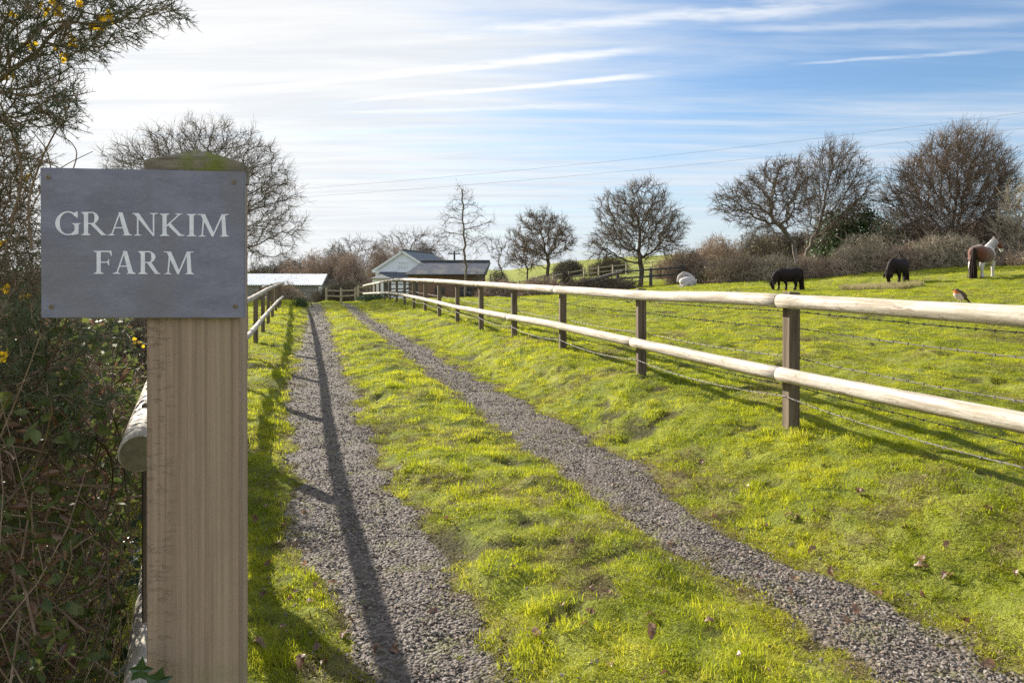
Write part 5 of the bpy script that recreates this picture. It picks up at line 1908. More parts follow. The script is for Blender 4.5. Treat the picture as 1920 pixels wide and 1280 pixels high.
def grazing_pony(px, Zd, rz, label, seed, scale=1.0):
    x = (px - 960) / FPX * Zd
    z = float(H(x, Zd, False)) - .01
    t = thing('pony', (x, Zd, z), label, 'pony', 'dark ponies grazing in the paddock', rz)
    t.scale = (scale,) * 3
    mb = MB()
    tb(mb, [(-.50, 0, .70, .10, .14), (-.44, 0, .68, .20, .23), (-.27, 0, .665, .265, .265), (-.05, 0, .60, .285, .270), (.18, 0, .605, .265, .275), (.36, 0, .64, .20, .25), (.47, 0, .62, .10, .15)], 18)
    tb(mb, [(.28, 0, .70, .13, .22), (.42, .0, .62, .115, .20), (.54, .0, .50, .095, .165), (.62, 0, .40, .08, .13)])
    tb(mb, [(.58, 0, .47, .075, .075), (.655, 0, .38, .085, .10), (.665, 0, .27, .075, .105), (.645, 0, .16, .055, .075), (.625, 0, .07, .05, .058), (.615, 0, .03, .04, .045)])
    for s in (-1, 1):
        tb(mb, [(.56, s * .06, .50, .022, .02), (.60, s * .085, .535, .020, .012), (.605, s * .095, .57, .006, .005)], 8)
    for s, fx in ((-1, .30), (1, .13)):
        tb(mb, [(.30, s * .13, .60, .09, .13), (.27 + (fx - .2) * .5, s * .135, .42, .07, .085), (fx + .03, s * .13, .29, .055, .058), (fx + .02, s * .13, .15, .042, .042), (fx + .03, s * .13, .07, .050, .055), (fx + .05, s * .13, .0, .060, .068)], 12)
    for s, fx in ((-1, -.38), (1, -.20)):
        tb(mb, [(-.34, s * .12, .62, .13, .19), (-.30 + (fx + .29) * .5, s * .14, .44, .095, .13), (fx - .01, s * .14, .30, .058, .072), (fx - .045, s * .14, .24, .048, .058), (fx - .01, s * .14, .12, .042, .045), (fx + .01, s * .14, .06, .052, .056), (fx + .03, s * .14, .0, .06, .066)], 12)
    me = fused('body', mb, .014, 5)
    me.materials.append(M['coat_dark'])
    o = bpy.data.objects.new('body', me); COL.objects.link(o); o.parent = t
    rs = np.random.RandomState(seed)
    # mane falls over both sides of the neck
    roots = [(.26, 0, .90), (.38, 0, .83), (.50, 0, .69), (.60, 0, .55), (.66, 0, .47)]
    m1 = hair(260, roots, (.12, .55, -1), .30, .06, rs, .007)
    m2 = hair(260, roots, (.12, -.55, -1), .30, .06, rs, .007)
    for k in range(len(m2.V)): pass
    V = np.concatenate(m1.V + m2.V)
    m1.V = m1.V; base = m1.n
    for V2 in m2.V: m1.V.append(V2)
    for kk, ff in m2.F.items():
        for f in ff: m1.F.setdefault(kk, []).append(f + base)
    m1.n += m2.n
    m1.build('mane', M['hair_dark'], t)
    tl = hair(260, [(-.50, 0, .80), (-.53, 0, .72)], (-.10, 0, -1), .72, .10, rs, .008)
    tl.build('tail', M['hair_dark'], t)
    fl = hair(70, [(.665, 0, .46), (.70, 0, .42)], (.18, 0, -1), .20, .08, rs, .006)
    fl.build('forelock', M['hair_dark'], t)
    for s in (-1, 1):
        e = MB(); ellipsoid(e, (.70, s * .07, .32), (.014, .014, .016), 8); e.build('eye', M['win_glass'], t)
    return t


grazing_pony(1478, 27, R(180 + 6), 'black shaggy pony grazing side-on with its head down to the left', 90, 1.0)
grazing_pony(1683, 27, R(180 + 33), 'very dark pony grazing half turned towards the camera beside the pale grass', 91, 1.08)

# brown and white horse seen from behind, head turned right
Zp = 26.0
xp = (1843 - 960) / FPX * Zp
tH = thing('horse', (xp, Zp, float(H(xp, Zp, False)) - .01), 'brown and white horse standing with its tail to the camera and head raised', 'horse', None, R(31))
mb = MB()
tb(mb, [(-.66, 0, .93, .16, .17), (-.58, 0, .94, .27, .27), (-.38, 0, .95, .335, .32), (-.10, 0, .89, .345, .33), (.18, 0, .87, .33, .34), (.42, 0, .90, .27, .33), (.60, 0, .89, .15, .22)], 20)
tb(mb, [(.36, 0, 1.02, .14, .27), (.54, -.01, 1.17, .125, .22), (.68, -.03, 1.33, .10, .16), (.76, -.05, 1.44, .085, .12)])
hd = np.array([.62, -.62, 0]); hd /= np.linalg.norm(hd)
hx = lambda s, z: (.78 + hd[0] * s, -.06 + hd[1] * s, z)
tb(mb, [(*hx(-.05, 1.45), .085, .08), (*hx(.05, 1.42), .095, .11), (*hx(.14, 1.30), .085, .11), (*hx(.20, 1.17), .062, .08), (*hx(.235, 1.05), .058, .065), (*hx(.245, 1.0), .045, .05)])
sd_ = np.array([-hd[1], hd[0], 0])
for s in (-1, 1):
    c = np.array(hx(-.02, 1.50)) + sd_ * s * .06
    tb(mb, [(*c, .03, .02), (*(c + sd_ * s * .015 + [0, 0, .06]), .03, .016), (*(c + sd_ * s * .02 + [0, 0, .13]), .006, .005)], 8)
for s, fx in ((-1, .36), (1, .30)):
    tb(mb, [(.40, s * .15, .88, .11, .16), (.38, s * .17, .64, .085, .10), (fx + .02, s * .165, .42, .065, .07), (fx, s * .165, .24, .045, .045), (fx + .01, s * .165, .12, .058, .06), (fx + .03, s * .165, .0, .082, .09)], 12)
for s, fx in ((-1, -.42), (1, -.52)):
    tb(mb, [(-.44, s * .15, .90, .16, .24), (-.40, s * .18, .66, .115, .16), (fx - .06, s * .175, .46, .065, .085), (fx - .07, s * .175, .38, .055, .065), (fx - .03, s * .175, .20, .045, .048), (fx - .02, s * .175, .10, .062, .065), (fx, s * .175, .0, .085, .092)], 12)
me = fused('body', mb, .016, 5)
co = np.empty(len(me.vertices) * 3, np.float32); me.vertices.foreach_get('co', co); co = co.reshape(-1, 3)
x, y, z = co[:, 0], co[:, 1], co[:, 2]
nz = .10 * vnoise(x + y, z, .16, 80) + .05 * vnoise(x - y, z, .06, 81)
white = np.array([.55, .52, .48]); brown = np.array([.115, .034, .014]); dk = np.array([.035, .015, .012])
w = np.ones(len(co))                                   # 1 = white
rump = (x + nz < .20) & (z + nz > .58 - .25 * ss(-x, .3, .5))
w[rump] = 0
w[(x > .10 + nz) & (x < .30) & (z > 1.02)] = 1      # white saddle
w[(np.abs(y) > .10) & (x > .26 + nz) & (x < .46 + nz) & (z > .70 + nz) & (z < 1.10 + nz)] = 0
headm = (z > 1.12) & ((x > .70) & (y < -.055 + nz * .4))
w[headm] = 0
w[(x < -.38) & (z < .60 + nz * 1.5)] = 1
w[(z < .05)] = .3
C = white * w[:, None] + brown * (1 - w[:, None])
C[rump & (x < -.52) & (np.abs(y) < .13)] = dk
C[(w < .5) & (z < .72) & (x < -.3)] = brown * .45
a = me.color_attributes.new('col', 'FLOAT_COLOR', 'POINT')
a.data.foreach_set('color', np.column_stack([C, np.ones(len(C))]).astype(np.float32).ravel())
me.materials.append(M['coat_pied'])
o = bpy.data.objects.new('body', me); COL.objects.link(o); o.parent = tH
rs = np.random.RandomState(93)
hair(420, [(-.68, 0, 1.12), (-.71, 0, 1.0)], (-.03, 0, -1), .92, .055, rs, .008).build('tail', M['hair_dark'], tH)
hair(300, [(.34, 0, 1.27), (.50, -.01, 1.36), (.64, -.03, 1.46), (.72, -.05, 1.52)], (.05, -.8, -.8), .22, .05, rs, .007).build('mane', M['coat_white'], tH)

# white pony lying down, curled, seen from behind its quarter
Zw = 33.0
xw = (1289 - 960) / FPX * Zw
tW = thing('pony', (xw, Zw, float(H(xw, Zw, False)) - .02), 'white pony lying curled on the grass by the dark rail fence', 'pony')
mb = MB()
tb(mb, [(-.36, -.08, .20, .12, .14), (-.26, -.08, .26, .25, .24), (-.05, .05, .28, .32, .27), (.20, .2, .28, .32, .28), (.36, .35, .27, .22, .22)], 18)
tb(mb, [(.30, .3, .40, .15, .18), (.20, .38, .58, .13, .13), (-.02, .38, .67, .11, .11), (-.20, .33, .64, .09, .09)])
tb(mb, [(-.20, .33, .65, .085, .09), (-.33, .30, .55, .08, .09), (-.39, .26, .40, .055, .07), (-.43, .24, .29, .045, .05)])
for s in (-1, 1): tb(mb, [(-.20, .33 + s * .05, .70, .02, .02), (-.21, .33 + s * .07, .77, .006, .006)], 8)
tb(mb, [(.10, -.18, .22, .14, .18), (-.08, -.26, .18, .11, .13), (-.26, -.28, .09, .06, .07), (-.34, -.28, .05, .045, .05)])
tb(mb, [(-.10, -.22, .10, .06, .06), (-.26, -.30, .045, .04, .04), (-.43, -.32, .035, .045, .04)], 10)
tb(mb, [(-.12, .1, .12, .08, .08), (-.36, .06, .07, .05, .05), (-.46, .0, .05, .045, .05)], 10)
me = fused('body', mb, .014, 5); me.materials.append(M['coat_white'])
o = bpy.data.objects.new('body', me); COL.objects.link(o); o.parent = tW
hair(200, [(.25, .33, .62), (.10, .38, .74), (-.08, .38, .79), (-.2, .33, .74)], (.1, -.7, -.8), .26, .05, rs, .007).build('mane', M['coat_white'], tW)
hair(160, [(.02, -.42, .28), (.08, -.42, .22)], (.25, -.2, -.8), .26, .08, rs, .008).build('tail', M['coat_white'], tW)

# robin on the top rail
Kb = 4496.0 / (1803 - 580)
xb = (1803 - 960) / FPX * Kb
ub, vb = w2uv(xb, Kb)
zb = float(interp_line(vb, RT)) - .003
xb, yb = uv2w(FU - .012, vb)
tR = thing('robin', (xb, yb, zb), 'small robin with an orange breast perched on the top rail, facing left', 'bird', None, R(184))
mb = MB()
tb(mb, [(-.030, 0, .030, .010, .010), (-.016, 0, .036, .018, .020), (.002, 0, .046, .0235, .0265), (.016, 0, .057, .0215, .0245), (.023, 0, .068, .015, .017)], 16)
tb(mb, [(.018, 0, .062, .016, .017), (.023, 0, .073, .0145, .0145), (.026, 0, .079, .010, .010)], 14)
tb(mb, [(-.022, 0, .037, .012, .010), (-.042, 0, .019, .008, .004), (-.066, 0, -.006, .007, .0022), (-.074, 0, -.014, .006, .0015)], 10)
me = fused('body', mb, .0018, 3)
co = np.empty(len(me.vertices) * 3, np.float32); me.vertices.foreach_get('co', co); co = co.reshape(-1, 3)
x, y, z = co[:, 0], co[:, 1], co[:, 2]
br_ = np.array([.085, .060, .040]); orange = np.array([.42, .14, .035]); belly = np.array([.55, .48, .40])
dd_ = x * .75 - (z - .05) * .62          # forward and down
C = np.where((dd_ > .006)[:, None], belly, br_)
fr = (dd_ > .006) & (z > .056) & (x > .014)
C = np.where(fr[:, None], orange, C)
C = np.where(((z > .079) | ((x < .018) & (z > .066)))[:, None], br_, C)
a = me.color_attributes.new('col', 'FLOAT_COLOR', 'POINT')
a.data.foreach_set('color', np.column_stack([C, np.ones(len(C))]).astype(np.float32).ravel())
mr = newmat('robin_feathers'); g = N(mr); aa = g.n('ShaderNodeAttribute'); aa.attribute_name = 'col'
g.out(aa.outputs['Color'], .8, None, .2)
me.materials.append(mr)
o = bpy.data.objects.new('body', me); COL.objects.link(o); o.parent = tR
MB().tube([(.036, 0, .075), (.043, 0, .0745), (.0475, 0, .0735)], [.0028, .0018, .0004], 8).build('beak', M['nail'], tR)
for s in (-1, 1):
    MB().tube([(-.020, s * .0205, .040), (-.004, s * .0245, .050), (.008, s * .022, .058)], [(.002, .006), (.003, .012), (.002, .007)], 8).build('wing', simple('robin_wing', (.075, .052, .036), (.11, .08, .055), 200), tR)
    e = MB(); ellipsoid(e, (.0305, s * .0115, .0765), (.0024, .0024, .0024), 8); e.build('eye', M['win_glass'], tR)
    l = MB(); l.tube([(-.002, s * .008, .028), (.002, s * .008, .014), (.006, s * .009, .0015)], [.0017, .0011, .0011], 6)
    for q in (-.6, 0, .6): l.tube([(.006, s * .009, .0015), (.006 + .010 * math.cos(q), s * .009 + .010 * math.sin(q), .0008)], [.0010, .0006], 5)
    l.tube([(.006, s * .009, .0015), (-.003, s * .009, .0008)], [.0010, .0006], 5)
    l.build('leg', M['nail'], tR)

# ------------------------------------------------------------------ foreground hedge
M['stem'] = simple('stem', (.16, .105, .065), (.30, .215, .15), 22, .8, .2)
M['stem_dark'] = simple('stem_dark', (.075, .05, .035), (.15, .105, .075), 22, .8, .2)
M['straw'] = leafmat('straw', (.42, .30, .17), (.58, .45, .27), .3, .05, 30)
M['bramble_leaf'] = leafmat('bramble_leaf', (.065, .092, .024), (.145, .165, .04), .42, .03, 14, .4)
M['ivy_leaf'] = leafmat('ivy_leaf', (.016, .042, .015), (.040, .078, .024), .15, .06, 20, .35)
M['gorse_green'] = leafmat('gorse_green', (.055, .082, .030), (.115, .140, .055), .25, .05, 18, .5)
M['gorse_brown'] = simple('gorse_brown', (.13, .095, .06), (.25, .19, .13), 26, .85, .2)
M['petal'] = leafmat('petal', (.80, .52, .015), (.88, .62, .03), .5, .03, 60)
M['dead_leaf'] = leafmat('dead_leaf', (.12, .060, .035), (.27, .155, .095), .3, .05, 26)

BR_V = np.array([(0, 0, 0), (.25, .22, .05), (.6, .27, .04), (.85, .13, 0), (1.05, 0, -.04), (.85, -.13, 0), (.6, -.27, .04), (.25, -.22, .05), (.5, 0, -.03)])
BR_F = [[[0, 1, 8], [1, 2, 8], [2, 3, 8], [3, 4, 8], [4, 5, 8], [5, 6, 8], [6, 7, 8], [7, 0, 8]]]
IV_V = np.array([(0, 0, 0), (-.12, .38, .04), (.28, .34, .05), (.42, .60, -.02), (.62, .22, .04), (1.05, 0, -.05), (.62, -.22, .04), (.42, -.60, -.02), (.28, -.34, .05), (-.12, -.38, .04), (.35, 0, -.04)])
IV_F = [[[i, i + 1, 10] for i in range(9)] + [[9, 0, 10]]]


def right_lim(y):
    """the hedge face: runs left of the lane fence"""
    return np.interp(y, [1.0, 1.5, 2.0, 2.6, 4, 5.5], [-.78, -.875, -1.10, -1.42, -2.05, -2.75])


def hedge_top(y, x):
    return np.interp(y, [1.2, 2.2, 2.9, 3.6, 5.5], [1.30, 1.38, 1.32, .95, .6])


def hedge_pts(n, rs, face=.55, y0=1.15, y1=5.2, ypow=1.6):
    y = y0 + (y1 - y0) * rs.rand(n) ** ypow
    xr = right_lim(y)
    x = xr - .02 - rs.rand(n) ** (1 / face if face < 1 else face) * np.minimum(.62 * y + .35, 2.2)
    g_ = H(x, y, False)
    top = hedge_top(y, x) * (.9 + .18 * vnoise(x, y, .35, 90))
    z = g_ + top * rs.rand(n) ** .8
    # the front of the hedge bulges: nothing nearer than this curve
    ok = (y > 1.25 + .35 * np.maximum(0, -x - .9) * 0) & (x > -.80 * y - .6)
    return np.stack([x, y, z], 1)[ok], g_[ok]


rs = np.random.RandomState(200)
hx0, hy0 = -1.5, 2.2
tg = thing('hedge', (hx0, hy0, Hs(hx0, hy0)), 'tangled dark bramble hedge with dead stems filling the lower left corner behind the post', 'hedge')
O5 = np.array([hx0, hy0, Hs(hx0, hy0)])
# arching stems
mb = MB(); md_ = MB()
P, g_ = hedge_pts(8500, rs, 1.0)
for i in range(len(P)):
    p = P[i] - O5
    d = rs.normal(size=3) * np.array([.8, .6, .55]) + np.array([.1, -.1, .35]); d /= np.linalg.norm(d)
    L = .18 + .5 * rs.rand(); n = 6
    t = np.linspace(-.5, .5, n)[:, None]
    bend = rs.normal(size=3) * .22; bend[2] -= .12
    Q = p + d * t * L + bend * (t ** 2) * L * 1.6
    w = np.stack([Q[:, 0] + O5[0] < right_lim(Q[:, 1] + O5[1]) + .02])
    if not w.all(): continue
    r = .0011 + .0024 * rs.rand() ** 2.5
    (mb if rs.rand() < .6 else md_).tube(Q, np.linspace(r * 1.2, r * .6, n), 5, False)
mb.build('stems', M['stem'], tg); md_.build('old_stems', M['stem_dark'], tg)
P, g_ = hedge_pts(24000, rs, 1.0)
k = rs.rand(len(P)) < np.clip(.35 + (P[:, 2] - g_) / 1.2, 0, 1)
P = P[k]
MB().scatter(BR_V, BR_F, P - O5, frames_rand(len(P), rs, (0, -.2, .8)), .018 + .022 * rs.rand(len(P))).build('leaves', M['bramble_leaf'], tg)
P, g_ = hedge_pts(9000, rs, 1.0)
MB().scatter(BR_V * np.array([1, .8, 2.5]), BR_F, P - O5, frames_rand(len(P), rs, (0, 0, .4)), .016 + .022 * rs.rand(len(P))).build('withered_leaves', M['dead_leaf'], tg)
# larger leaves and pale litter on the near face
n = 1500
y = 1.3 + 1.3 * rs.rand(n); x = right_lim(y) - .03 - rs.rand(n) ** 1.3 * .75
z = H(x, y, False) + hedge_top(y, x) * rs.rand(n)
k = rs.rand(n) < .75
P = np.stack([x, y, z], 1)
MB().scatter(BR_V, BR_F, P[k] - O5, frames_rand(k.sum(), rs, (.2, -.5, .8)), .026 + .02 * rs.rand(k.sum())).build('leaves', M['bramble_leaf'], tg)
# dry grass at its foot
n = 2600
P, g_ = hedge_pts(n, rs, 1.0, 1.2, 2.9)
g2 = H(P[:, 0], P[:, 1], False)
a = np.stack([P[:, 0], P[:, 1], g2 + .25 * rs.rand(len(P))], 1)
d = rs.normal(size=a.shape) * np.array([.35, .3, .1]) + np.array([.05, -.1, 1]); d /= np.linalg.norm(d, axis=1)[:, None]
L = (.12 + .4 * rs.rand(len(P)))[:, None]
b = a + d * L * .55; c = b + (d + rs.normal(size=a.shape) * .3 + np.array([0, 0, -.3])) * L * .45
k = c[:, 0] < right_lim(c[:, 1])
st = MB().segs(a[k] - O5, b[k] - O5, .0016, .0013, 4); st.segs(b[k] - O5, c[k] - O5, .0013, .0006, 4)
st.build('dry_grass', M['straw'], tg)

bush('hedge', -60, 120, 440, 700, 6.0, 'darker leafy hedge further back at the left edge, behind the gorse', 210, 5200, 9000, 'twig', 'leaf_dark', .045, .35, .005, 1.0)
bush('hedge', 90, 330, 520, 700, 5.6, 'low leafy hedge seen in the gap below the slate board, beyond the brambles', 211, 9000, 12000, 'twig', 'leaf_olive', .04, .35, .005, .8)
# ivy on the ground and lower hedge
ti = thing('ivy', (-1.1, 1.7, Hs(-1.1, 1.7)), 'dark glossy ivy covering the foot of the hedge in the bottom left corner', 'ivy')
O6 = np.array([-1.1, 1.7, Hs(-1.1, 1.7)])
P, g_ = hedge_pts(7000, rs, 1.0, 1.15, 3.2, 1.3)
hh_ = P[:, 2] - g_
k = hh_ < .15 + .45 * np.clip(vnoise(P[:, 0], P[:, 1], .4, 95) + .45, 0, 1)
P = P[k]
MB().scatter(IV_V, IV_F, P - O6, frames_rand(len(P), rs, (.1, -.6, .8), .8), .022 + .030 * rs.rand(len(P))).build('leaves', M['ivy_leaf'], ti)
n = 240
a = P[rs.choice(len(P), n)]; d = rs.normal(size=(n, 3)) * np.array([1, 1, .4]); d /= np.linalg.norm(d, axis=1)[:, None]
b = a + d * .16
k = (b[:, 0] < right_lim(b[:, 1]))
MB().segs(a[k] - O6, b[k] - O6, .002, .0014, 5).build('stems', M['stem_dark'], ti)
# ivy leaves lying against the foot of the sign post
tp = thing('ivy_sprig', (-.56, 1.02, .86), 'single ivy sprig with dark leaves at the foot of the sign post', 'ivy')
LP_ = np.array([P3(290, 1262, 1.0), P3(262, 1270, 1.0), P3(250, 1290, 1.02), P3(300, 1290, 1.0)]) - np.array([-.56, 1.02, .86])
fr_ = frames_rand(4, np.random.RandomState(4), (.2, -1.6, .5), .35)
MB().scatter(IV_V, IV_F, LP_, fr_, np.array([.036, .03, .028, .03])).build('leaves', M['ivy_leaf'], tp)
MB().tube([P3(300, 1290, 1.0) - np.array([-.56, 1.02, .86]), P3(285, 1330, 1.0) - np.array([-.56, 1.02, .86]), P3(270, 1400, 1.05) - np.array([-.56, 1.02, .86]), np.array([-.02, .08, -.55]), np.array([-.06, .1, -.88])], .0016, 5).build('stem', M['stem_dark'], tp)


# gorse: spiny branches
def gorse(name, loc, seedpts, env, natt, label, seed, step=.030, kill=.036, sprig=10, spine=.014, flowers=(), green=.6, greenz=None, jit=.3):
    rs = np.random.RandomState(seed)
    O = np.array(loc, float)
    t = thing(name, O, label, 'gorse bush')
    Pn, par = colonise(seedpts, env, natt, step, kill, 1.2, rs, jit, .05)
    r = radii(par, .0011, 2.5)
    r = np.minimum(r, .011)
    ok = par >= 0
    MB().segs(Pn[par[ok]] - O, Pn[ok] - O, np.minimum(r[par[ok]], r[ok] * 1.4), r[ok], 6).build('branches', M['gorse_brown'], t, True)
    # sprigs
    thin = np.nonzero(ok & (r < .0032))[0]
    st = np.repeat(thin, 3)
    d = Pn[st] - Pn[par[st]]; d /= np.linalg.norm(d, axis=1)[:, None] + 1e-9
    dd = d * .9 + rs.normal(size=d.shape) * .55 + np.array([0, 0, .1]); dd /= np.linalg.norm(dd, axis=1)[:, None]
    L = (.025 + .04 * rs.rand(len(st)))
    a = Pn[st]; b = a + dd * L[:, None]
    isg = rs.rand(len(st)) < (green if greenz is None else greenz(a))
    MB_g, MB_b = MB(), MB()
    for mbx, m_ in ((MB_g, isg), (MB_b, ~isg)):
        if not m_.any(): continue
        mbx.segs(a[m_] - O, b[m_] - O, .0009, .0006, 3)
        q = np.repeat(np.nonzero(m_)[0], sprig)
        tt = rs.rand(len(q))[:, None]
        s0 = a[q] + (b[q] - a[q]) * tt
        sdn = dd[q] * .6 + rs.normal(size=(len(q), 3)) * .62; sdn /= np.linalg.norm(sdn, axis=1)[:, None]
        ln = spine * (.5 + rs.rand(len(q)))[:, None]
        mbx.segs(s0 - O, s0 + sdn * ln - O, .00075, .00012, 3)
    MB_g.build('green_spines', M['gorse_green'], t)
    if MB_b.V: MB_b.build('dry_spines', M['gorse_brown'], t)
    for (px, py, Z, sc) in flowers:
        c = P3(px, py, Z) - O
        n = 7
        fb = MB().scatter(BR_V * np.array([1, 1.5, 3]), BR_F, c + rs.normal(size=(n, 3)) * .004, frames_rand(n, rs, (0, 0, .3)), (.013 + .007 * rs.rand(n)) * sc)
        fb.build('flower', M['petal'], t)
    return t, Pn


def env_px(blobs, Z, dz):
    """blobs (px, py, rx, ry, weight)"""
    w = np.array([b[2] * b[3] * b[4] for b in blobs], float); w /= w.sum()

    def f(n, rs):
        k = rs.choice(len(blobs), n, p=w); B = np.array(blobs)[k]
        a = rs.rand(n) * 6.283; r = np.sqrt(rs.rand(n))
        zz = Z + (rs.rand(n) - .5) * dz
        px = B[:, 0] + np.cos(a) * r * B[:, 2]; py = B[:, 1] + np.sin(a) * r * B[:, 3]
        return np.stack([(px - 960) / FPX * zz, zz, EYE - (py - HORIZON) / FPX * zz], 1)
    return f


Zg = 1.75
sp = [(P3(-160, 620, 1.9), -1), (P3(-150, 520, 1.85), 0), (P3(-130, 420, 1.8), 1), (P3(-110, 330, 1.78), 2), (P3(-90, 250, 1.76), 3)]
fl = [(80, 18, 1.7, 1.1), (98, 6, 1.72, 1), (108, 20, 1.68, 1), (188, 46, 1.7, 1.2), (206, 34, 1.72, .9), (62, 82, 1.7, .9), (128, 72, 1.72, 1.0), (136, 82, 1.72, .8), (106, 92, 1.7, .7), (118, 106, 1.7, .7), (18, 144, 1.7, .7), (150, 8, 1.75, .8), (20, 30, 1.75, .8)]
gorse('gorse_bush', P3(-160, 620, 1.9), sp,
      env_px([(60, 40, 120, 70, 1.3), (170, 30, 90, 50, 1.2), (130, 80, 70, 35, 1.2), (250, 25, 50, 26, 1.1), (300, 15, 40, 18, .8), (215, 60, 45, 20, .9), (345, 28, 16, 5, 1.2), (20, 120, 70, 60, 1.2), (100, 180, 48, 34, 1.6), (60, 200, 60, 30, 1.3), (20, 230, 40, 30, 1), (128, 212, 20, 26, 1.2), (-60, 100, 80, 120, .5), (105, 240, 20, 14, .8)], Zg, .28),
      4200, 'spiny gorse with yellow flowers overhanging the top left corner of the picture', 301, flowers=fl, green=.62, sprig=10)
sp = [(P3(-200, 760, 2.3), -1), (P3(-170, 650, 2.25), 0), (P3(-140, 540, 2.2), 1), (P3(-110, 440, 2.15), 2)]
gorse('gorse_bush', P3(-200, 760, 2.3), sp,
      env_px([(20, 300, 40, 50, 1), (10, 370, 45, 60, 1.2), (40, 430, 40, 50, 1.1), (30, 500, 60, 60, 1.1), (60, 350, 30, 20, .5), (30, 560, 70, 50, 1), (-60, 400, 80, 150, .5), (75, 300, 16, 30, .4)], 2.1, .35),
      2800, 'drier brown gorse filling the left edge beside the slate board', 302, flowers=[(50, 333, 2.05, .9), (8, 455, 2.0, .7), (12, 545, 1.95, .9), (44, 552, 1.98, .9)], green=.3, sprig=8, jit=.45)
sp = [(P3(-60, 1000, 1.6), -1), (P3(-40, 900, 1.58), 0), (P3(-20, 820, 1.56), 1)]
gorse('gorse_bush', P3(-60, 1000, 1.6), sp,
      env_px([(40, 600, 60, 30, 1), (90, 640, 90, 20, 1), (60, 730, 90, 22, 1.3), (150, 760, 50, 16, 1), (120, 830, 60, 12, 1), (200, 620, 50, 14, .8), (20, 680, 40, 30, 1)], 1.5, .25),
      1200, 'low green gorse shoots growing out of the hedge below the slate board', 303, flowers=[(11, 667, 1.42, .9), (262, 640, 1.6, .6)], green=.9, sprig=12)
# loose bare shoots rising beside the board
ts = thing('bramble_shoots', P3(60, 470, 1.9), 'thin bare arching shoots against the sky just left above the slate board', 'shoots')
Os = P3(60, 470, 1.9)
for pl, r in (([(60, 470), (50, 380), (80, 290), (130, 200)], .0034), ([(95, 420), (97, 320), (88, 280), (60, 245)], .0022), ([(10, 470), (60, 310), (100, 270)], .0018), ([(30, 450), (90, 330), (130, 305), (174, 284)], .0018),
              ([(20, 420), (46, 330), (20, 240), (-20, 150)], .004), ([(90, 430), (150, 290), (130, 262), (105, 252)], .0018)):
    pts_ = np.array([P3(a_, b_, 1.9) for a_, b_ in pl]); tt = np.linspace(0, len(pl) - 1, 16)
    Q = np.stack([np.interp(tt, np.arange(len(pl)), pts_[:, i]) for i in range(3)], 1)
    for _ in range(3): Q[1:-1] = .25 * Q[:-2] + .5 * Q[1:-1] + .25 * Q[2:]
    MB().tube(Q - Os, np.linspace(r, r * .5, 16), 6).build('shoot', M['stem'], ts)

# ------------------------------------------------------------------ fallen leaves
def oak_leaf(rs):
    n = 9
    V = [(0, 0, 0)]
    up_, dn_ = [], []
    for i in range(1, n):
        t = i / n
        w = math.sin(t * 3.1) ** .8 * (.30 if i % 2 else .19)
        up_.append((t, w)); dn_.append((t, -w))
    c1, c2 = rs.uniform(.3, .9), rs.uniform(-.5, .5)
    f = lambda x, y: (x, y, c1 * (y ** 2) * 2.2 + c2 * (x - .5) ** 2 + .10 * math.sin(x * 6 + c2 * 5))
    V = [f(0, 0)] + [f(*p) for p in up_] + [f(1, 0)] + [f(*p) for p in dn_[::-1]] + [f(i / n, 0) for i in range(1, n)]
    m = len(up_)
    F3, F4 = [], []
    top = lambda i: 0 if i == 0 else (m + 1 if i == n else i)
    bot = lambda i: 0 if i == 0 else (m + 1 if i == n else 2 * m + 2 - i)
    mid = lambda i: 0 if i == 0 else (m + 1 if i == n else 2 * m + 1 + i)
    for i in range(n):
        for s in (top, bot):
            q = []
            for k in (mid(i), mid(i + 1), s(i + 1), s(i)):
                if k not in q: q.append(k)
            if s is bot: q = q[::-1]
            (F3 if len(q) == 3 else F4).append(q)
    return V, F3, F4


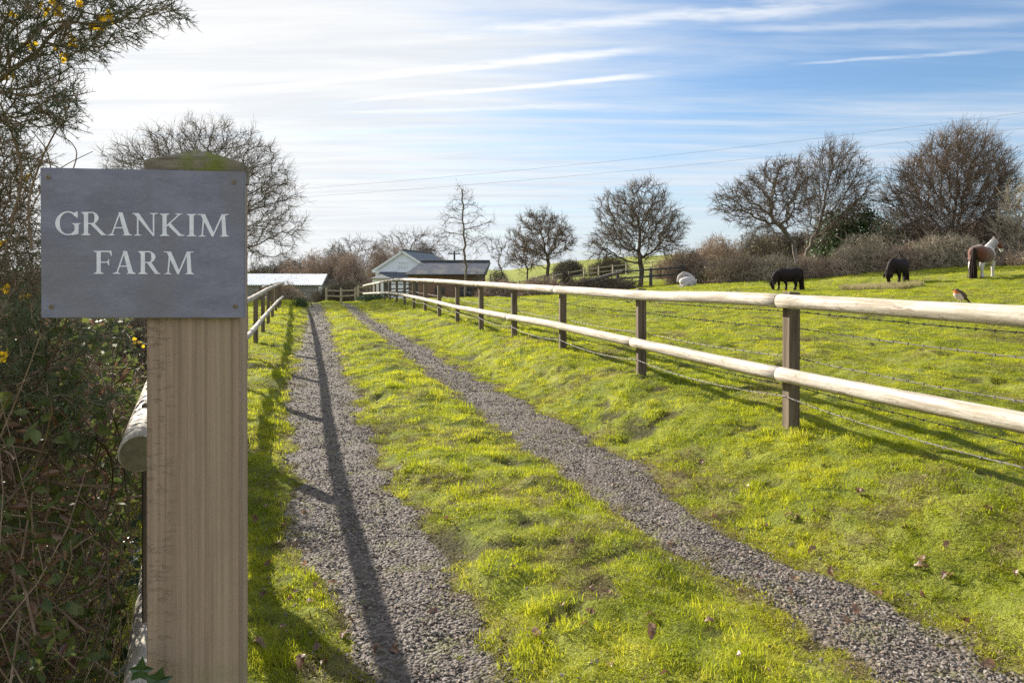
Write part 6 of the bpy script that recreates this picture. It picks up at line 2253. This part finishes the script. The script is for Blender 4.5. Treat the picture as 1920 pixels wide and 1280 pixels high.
rs = np.random.RandomState(55)
protos = []
for i in range(5):
    V, F3, F4 = oak_leaf(rs)
    me = bpy.data.meshes.new('fallen_leaf'); me.from_pydata(V, [], F3 + F4)
    me.materials.append(M['dead_leaf'])
    protos.append(me)
spots = []
for px, py in ((1040, 1135), (1118, 1105), (1222, 1195), (1262, 1262), (840, 968), (1073, 1018), (1345, 965), (1470, 962), (1490, 968), (1528, 955), (1427, 980), (1440, 985), (1603, 920), (1612, 916), (1340, 918), (1320, 858), (1368, 930), (1713, 1055), (1740, 1125), (1790, 1075), (1803, 1160), (1765, 1080), (1718, 1050), (1905, 1062), (1560, 1080), (1650, 1035), (1845, 945), (1590, 1165), (1610, 1150), (565, 1185), (545, 1105), (560, 1060), (520, 1175), (590, 1120), (618, 1140), (650, 1155), (495, 1060), (540, 1120), (600, 1200), (575, 955), (555, 925), (520, 905), (590, 1090), (505, 945), (700, 1220), (745, 1220), (820, 1135), (1085, 1165), (1130, 1105), (1098, 1140), (1205, 1150), (1500, 1085), (830, 640), (1000, 700), (1160, 905), (1420, 1075), (1480, 1100), (940, 1215), (1320, 1160), (1870, 1240), (480, 980), (508, 1015), (530, 985), (488, 1110), (512, 1230), (560, 1250), (615, 1235), (640, 1190), (500, 1205), (575, 1145), (608, 1095), (548, 1010), (960, 1060), (1010, 1190), (1150, 1230), (1380, 1230), (1640, 1110), (1250, 1010), (1400, 905), (1530, 1020), (1690, 980), (1780, 1010)):
    # march the pixel ray to the ground
    d_ = np.array([(px - 960) / FPX, 1.0, -(py - HORIZON) / FPX])
    s_ = np.linspace(1.2, 20, 2500)
    q_ = np.array([0, 0, EYE]) + d_ * s_[:, None]
    h_ = H(q_[:, 0], q_[:, 1])
    i_ = np.nonzero(q_[:, 2] < h_ + .03)[0]
    if not len(i_): continue
    p = q_[i_[0]]
    u_, v_ = w2uv(p[0], p[1])
    spots.append((p, u_, v_))
for p, u_, v_ in spots:
    o = bpy.data.objects.new('fallen_leaf', protos[rs.randint(5)])
    s_ = .042 + .028 * rs.rand()
    o.scale = (s_, s_, s_)
    o.location = (p[0], p[1], p[2] - .004)
    o.rotation_euler = (rs.normal() * .5, rs.normal() * .5, rs.rand() * 6.28)
    COL.objects.link(o)
    if u_ < .1: lab, gp = 'curled brown dead leaf in the shaded grass right beside the sign post', 'dead leaves on the left verge'
    elif u_ < .6: lab, gp = 'brown dead leaf lying on the chippings of the left wheel track', 'dead leaves on the left track'
    elif u_ < 1.75: lab, gp = 'curled brown dead leaf on the grass strip between the two wheel tracks', 'dead leaves on the middle strip'
    else: lab, gp = 'curled brown dead leaf on the grassy bank below the paddock fence', 'dead leaves on the right bank'
    tag(o, lab, 'leaf', gp)
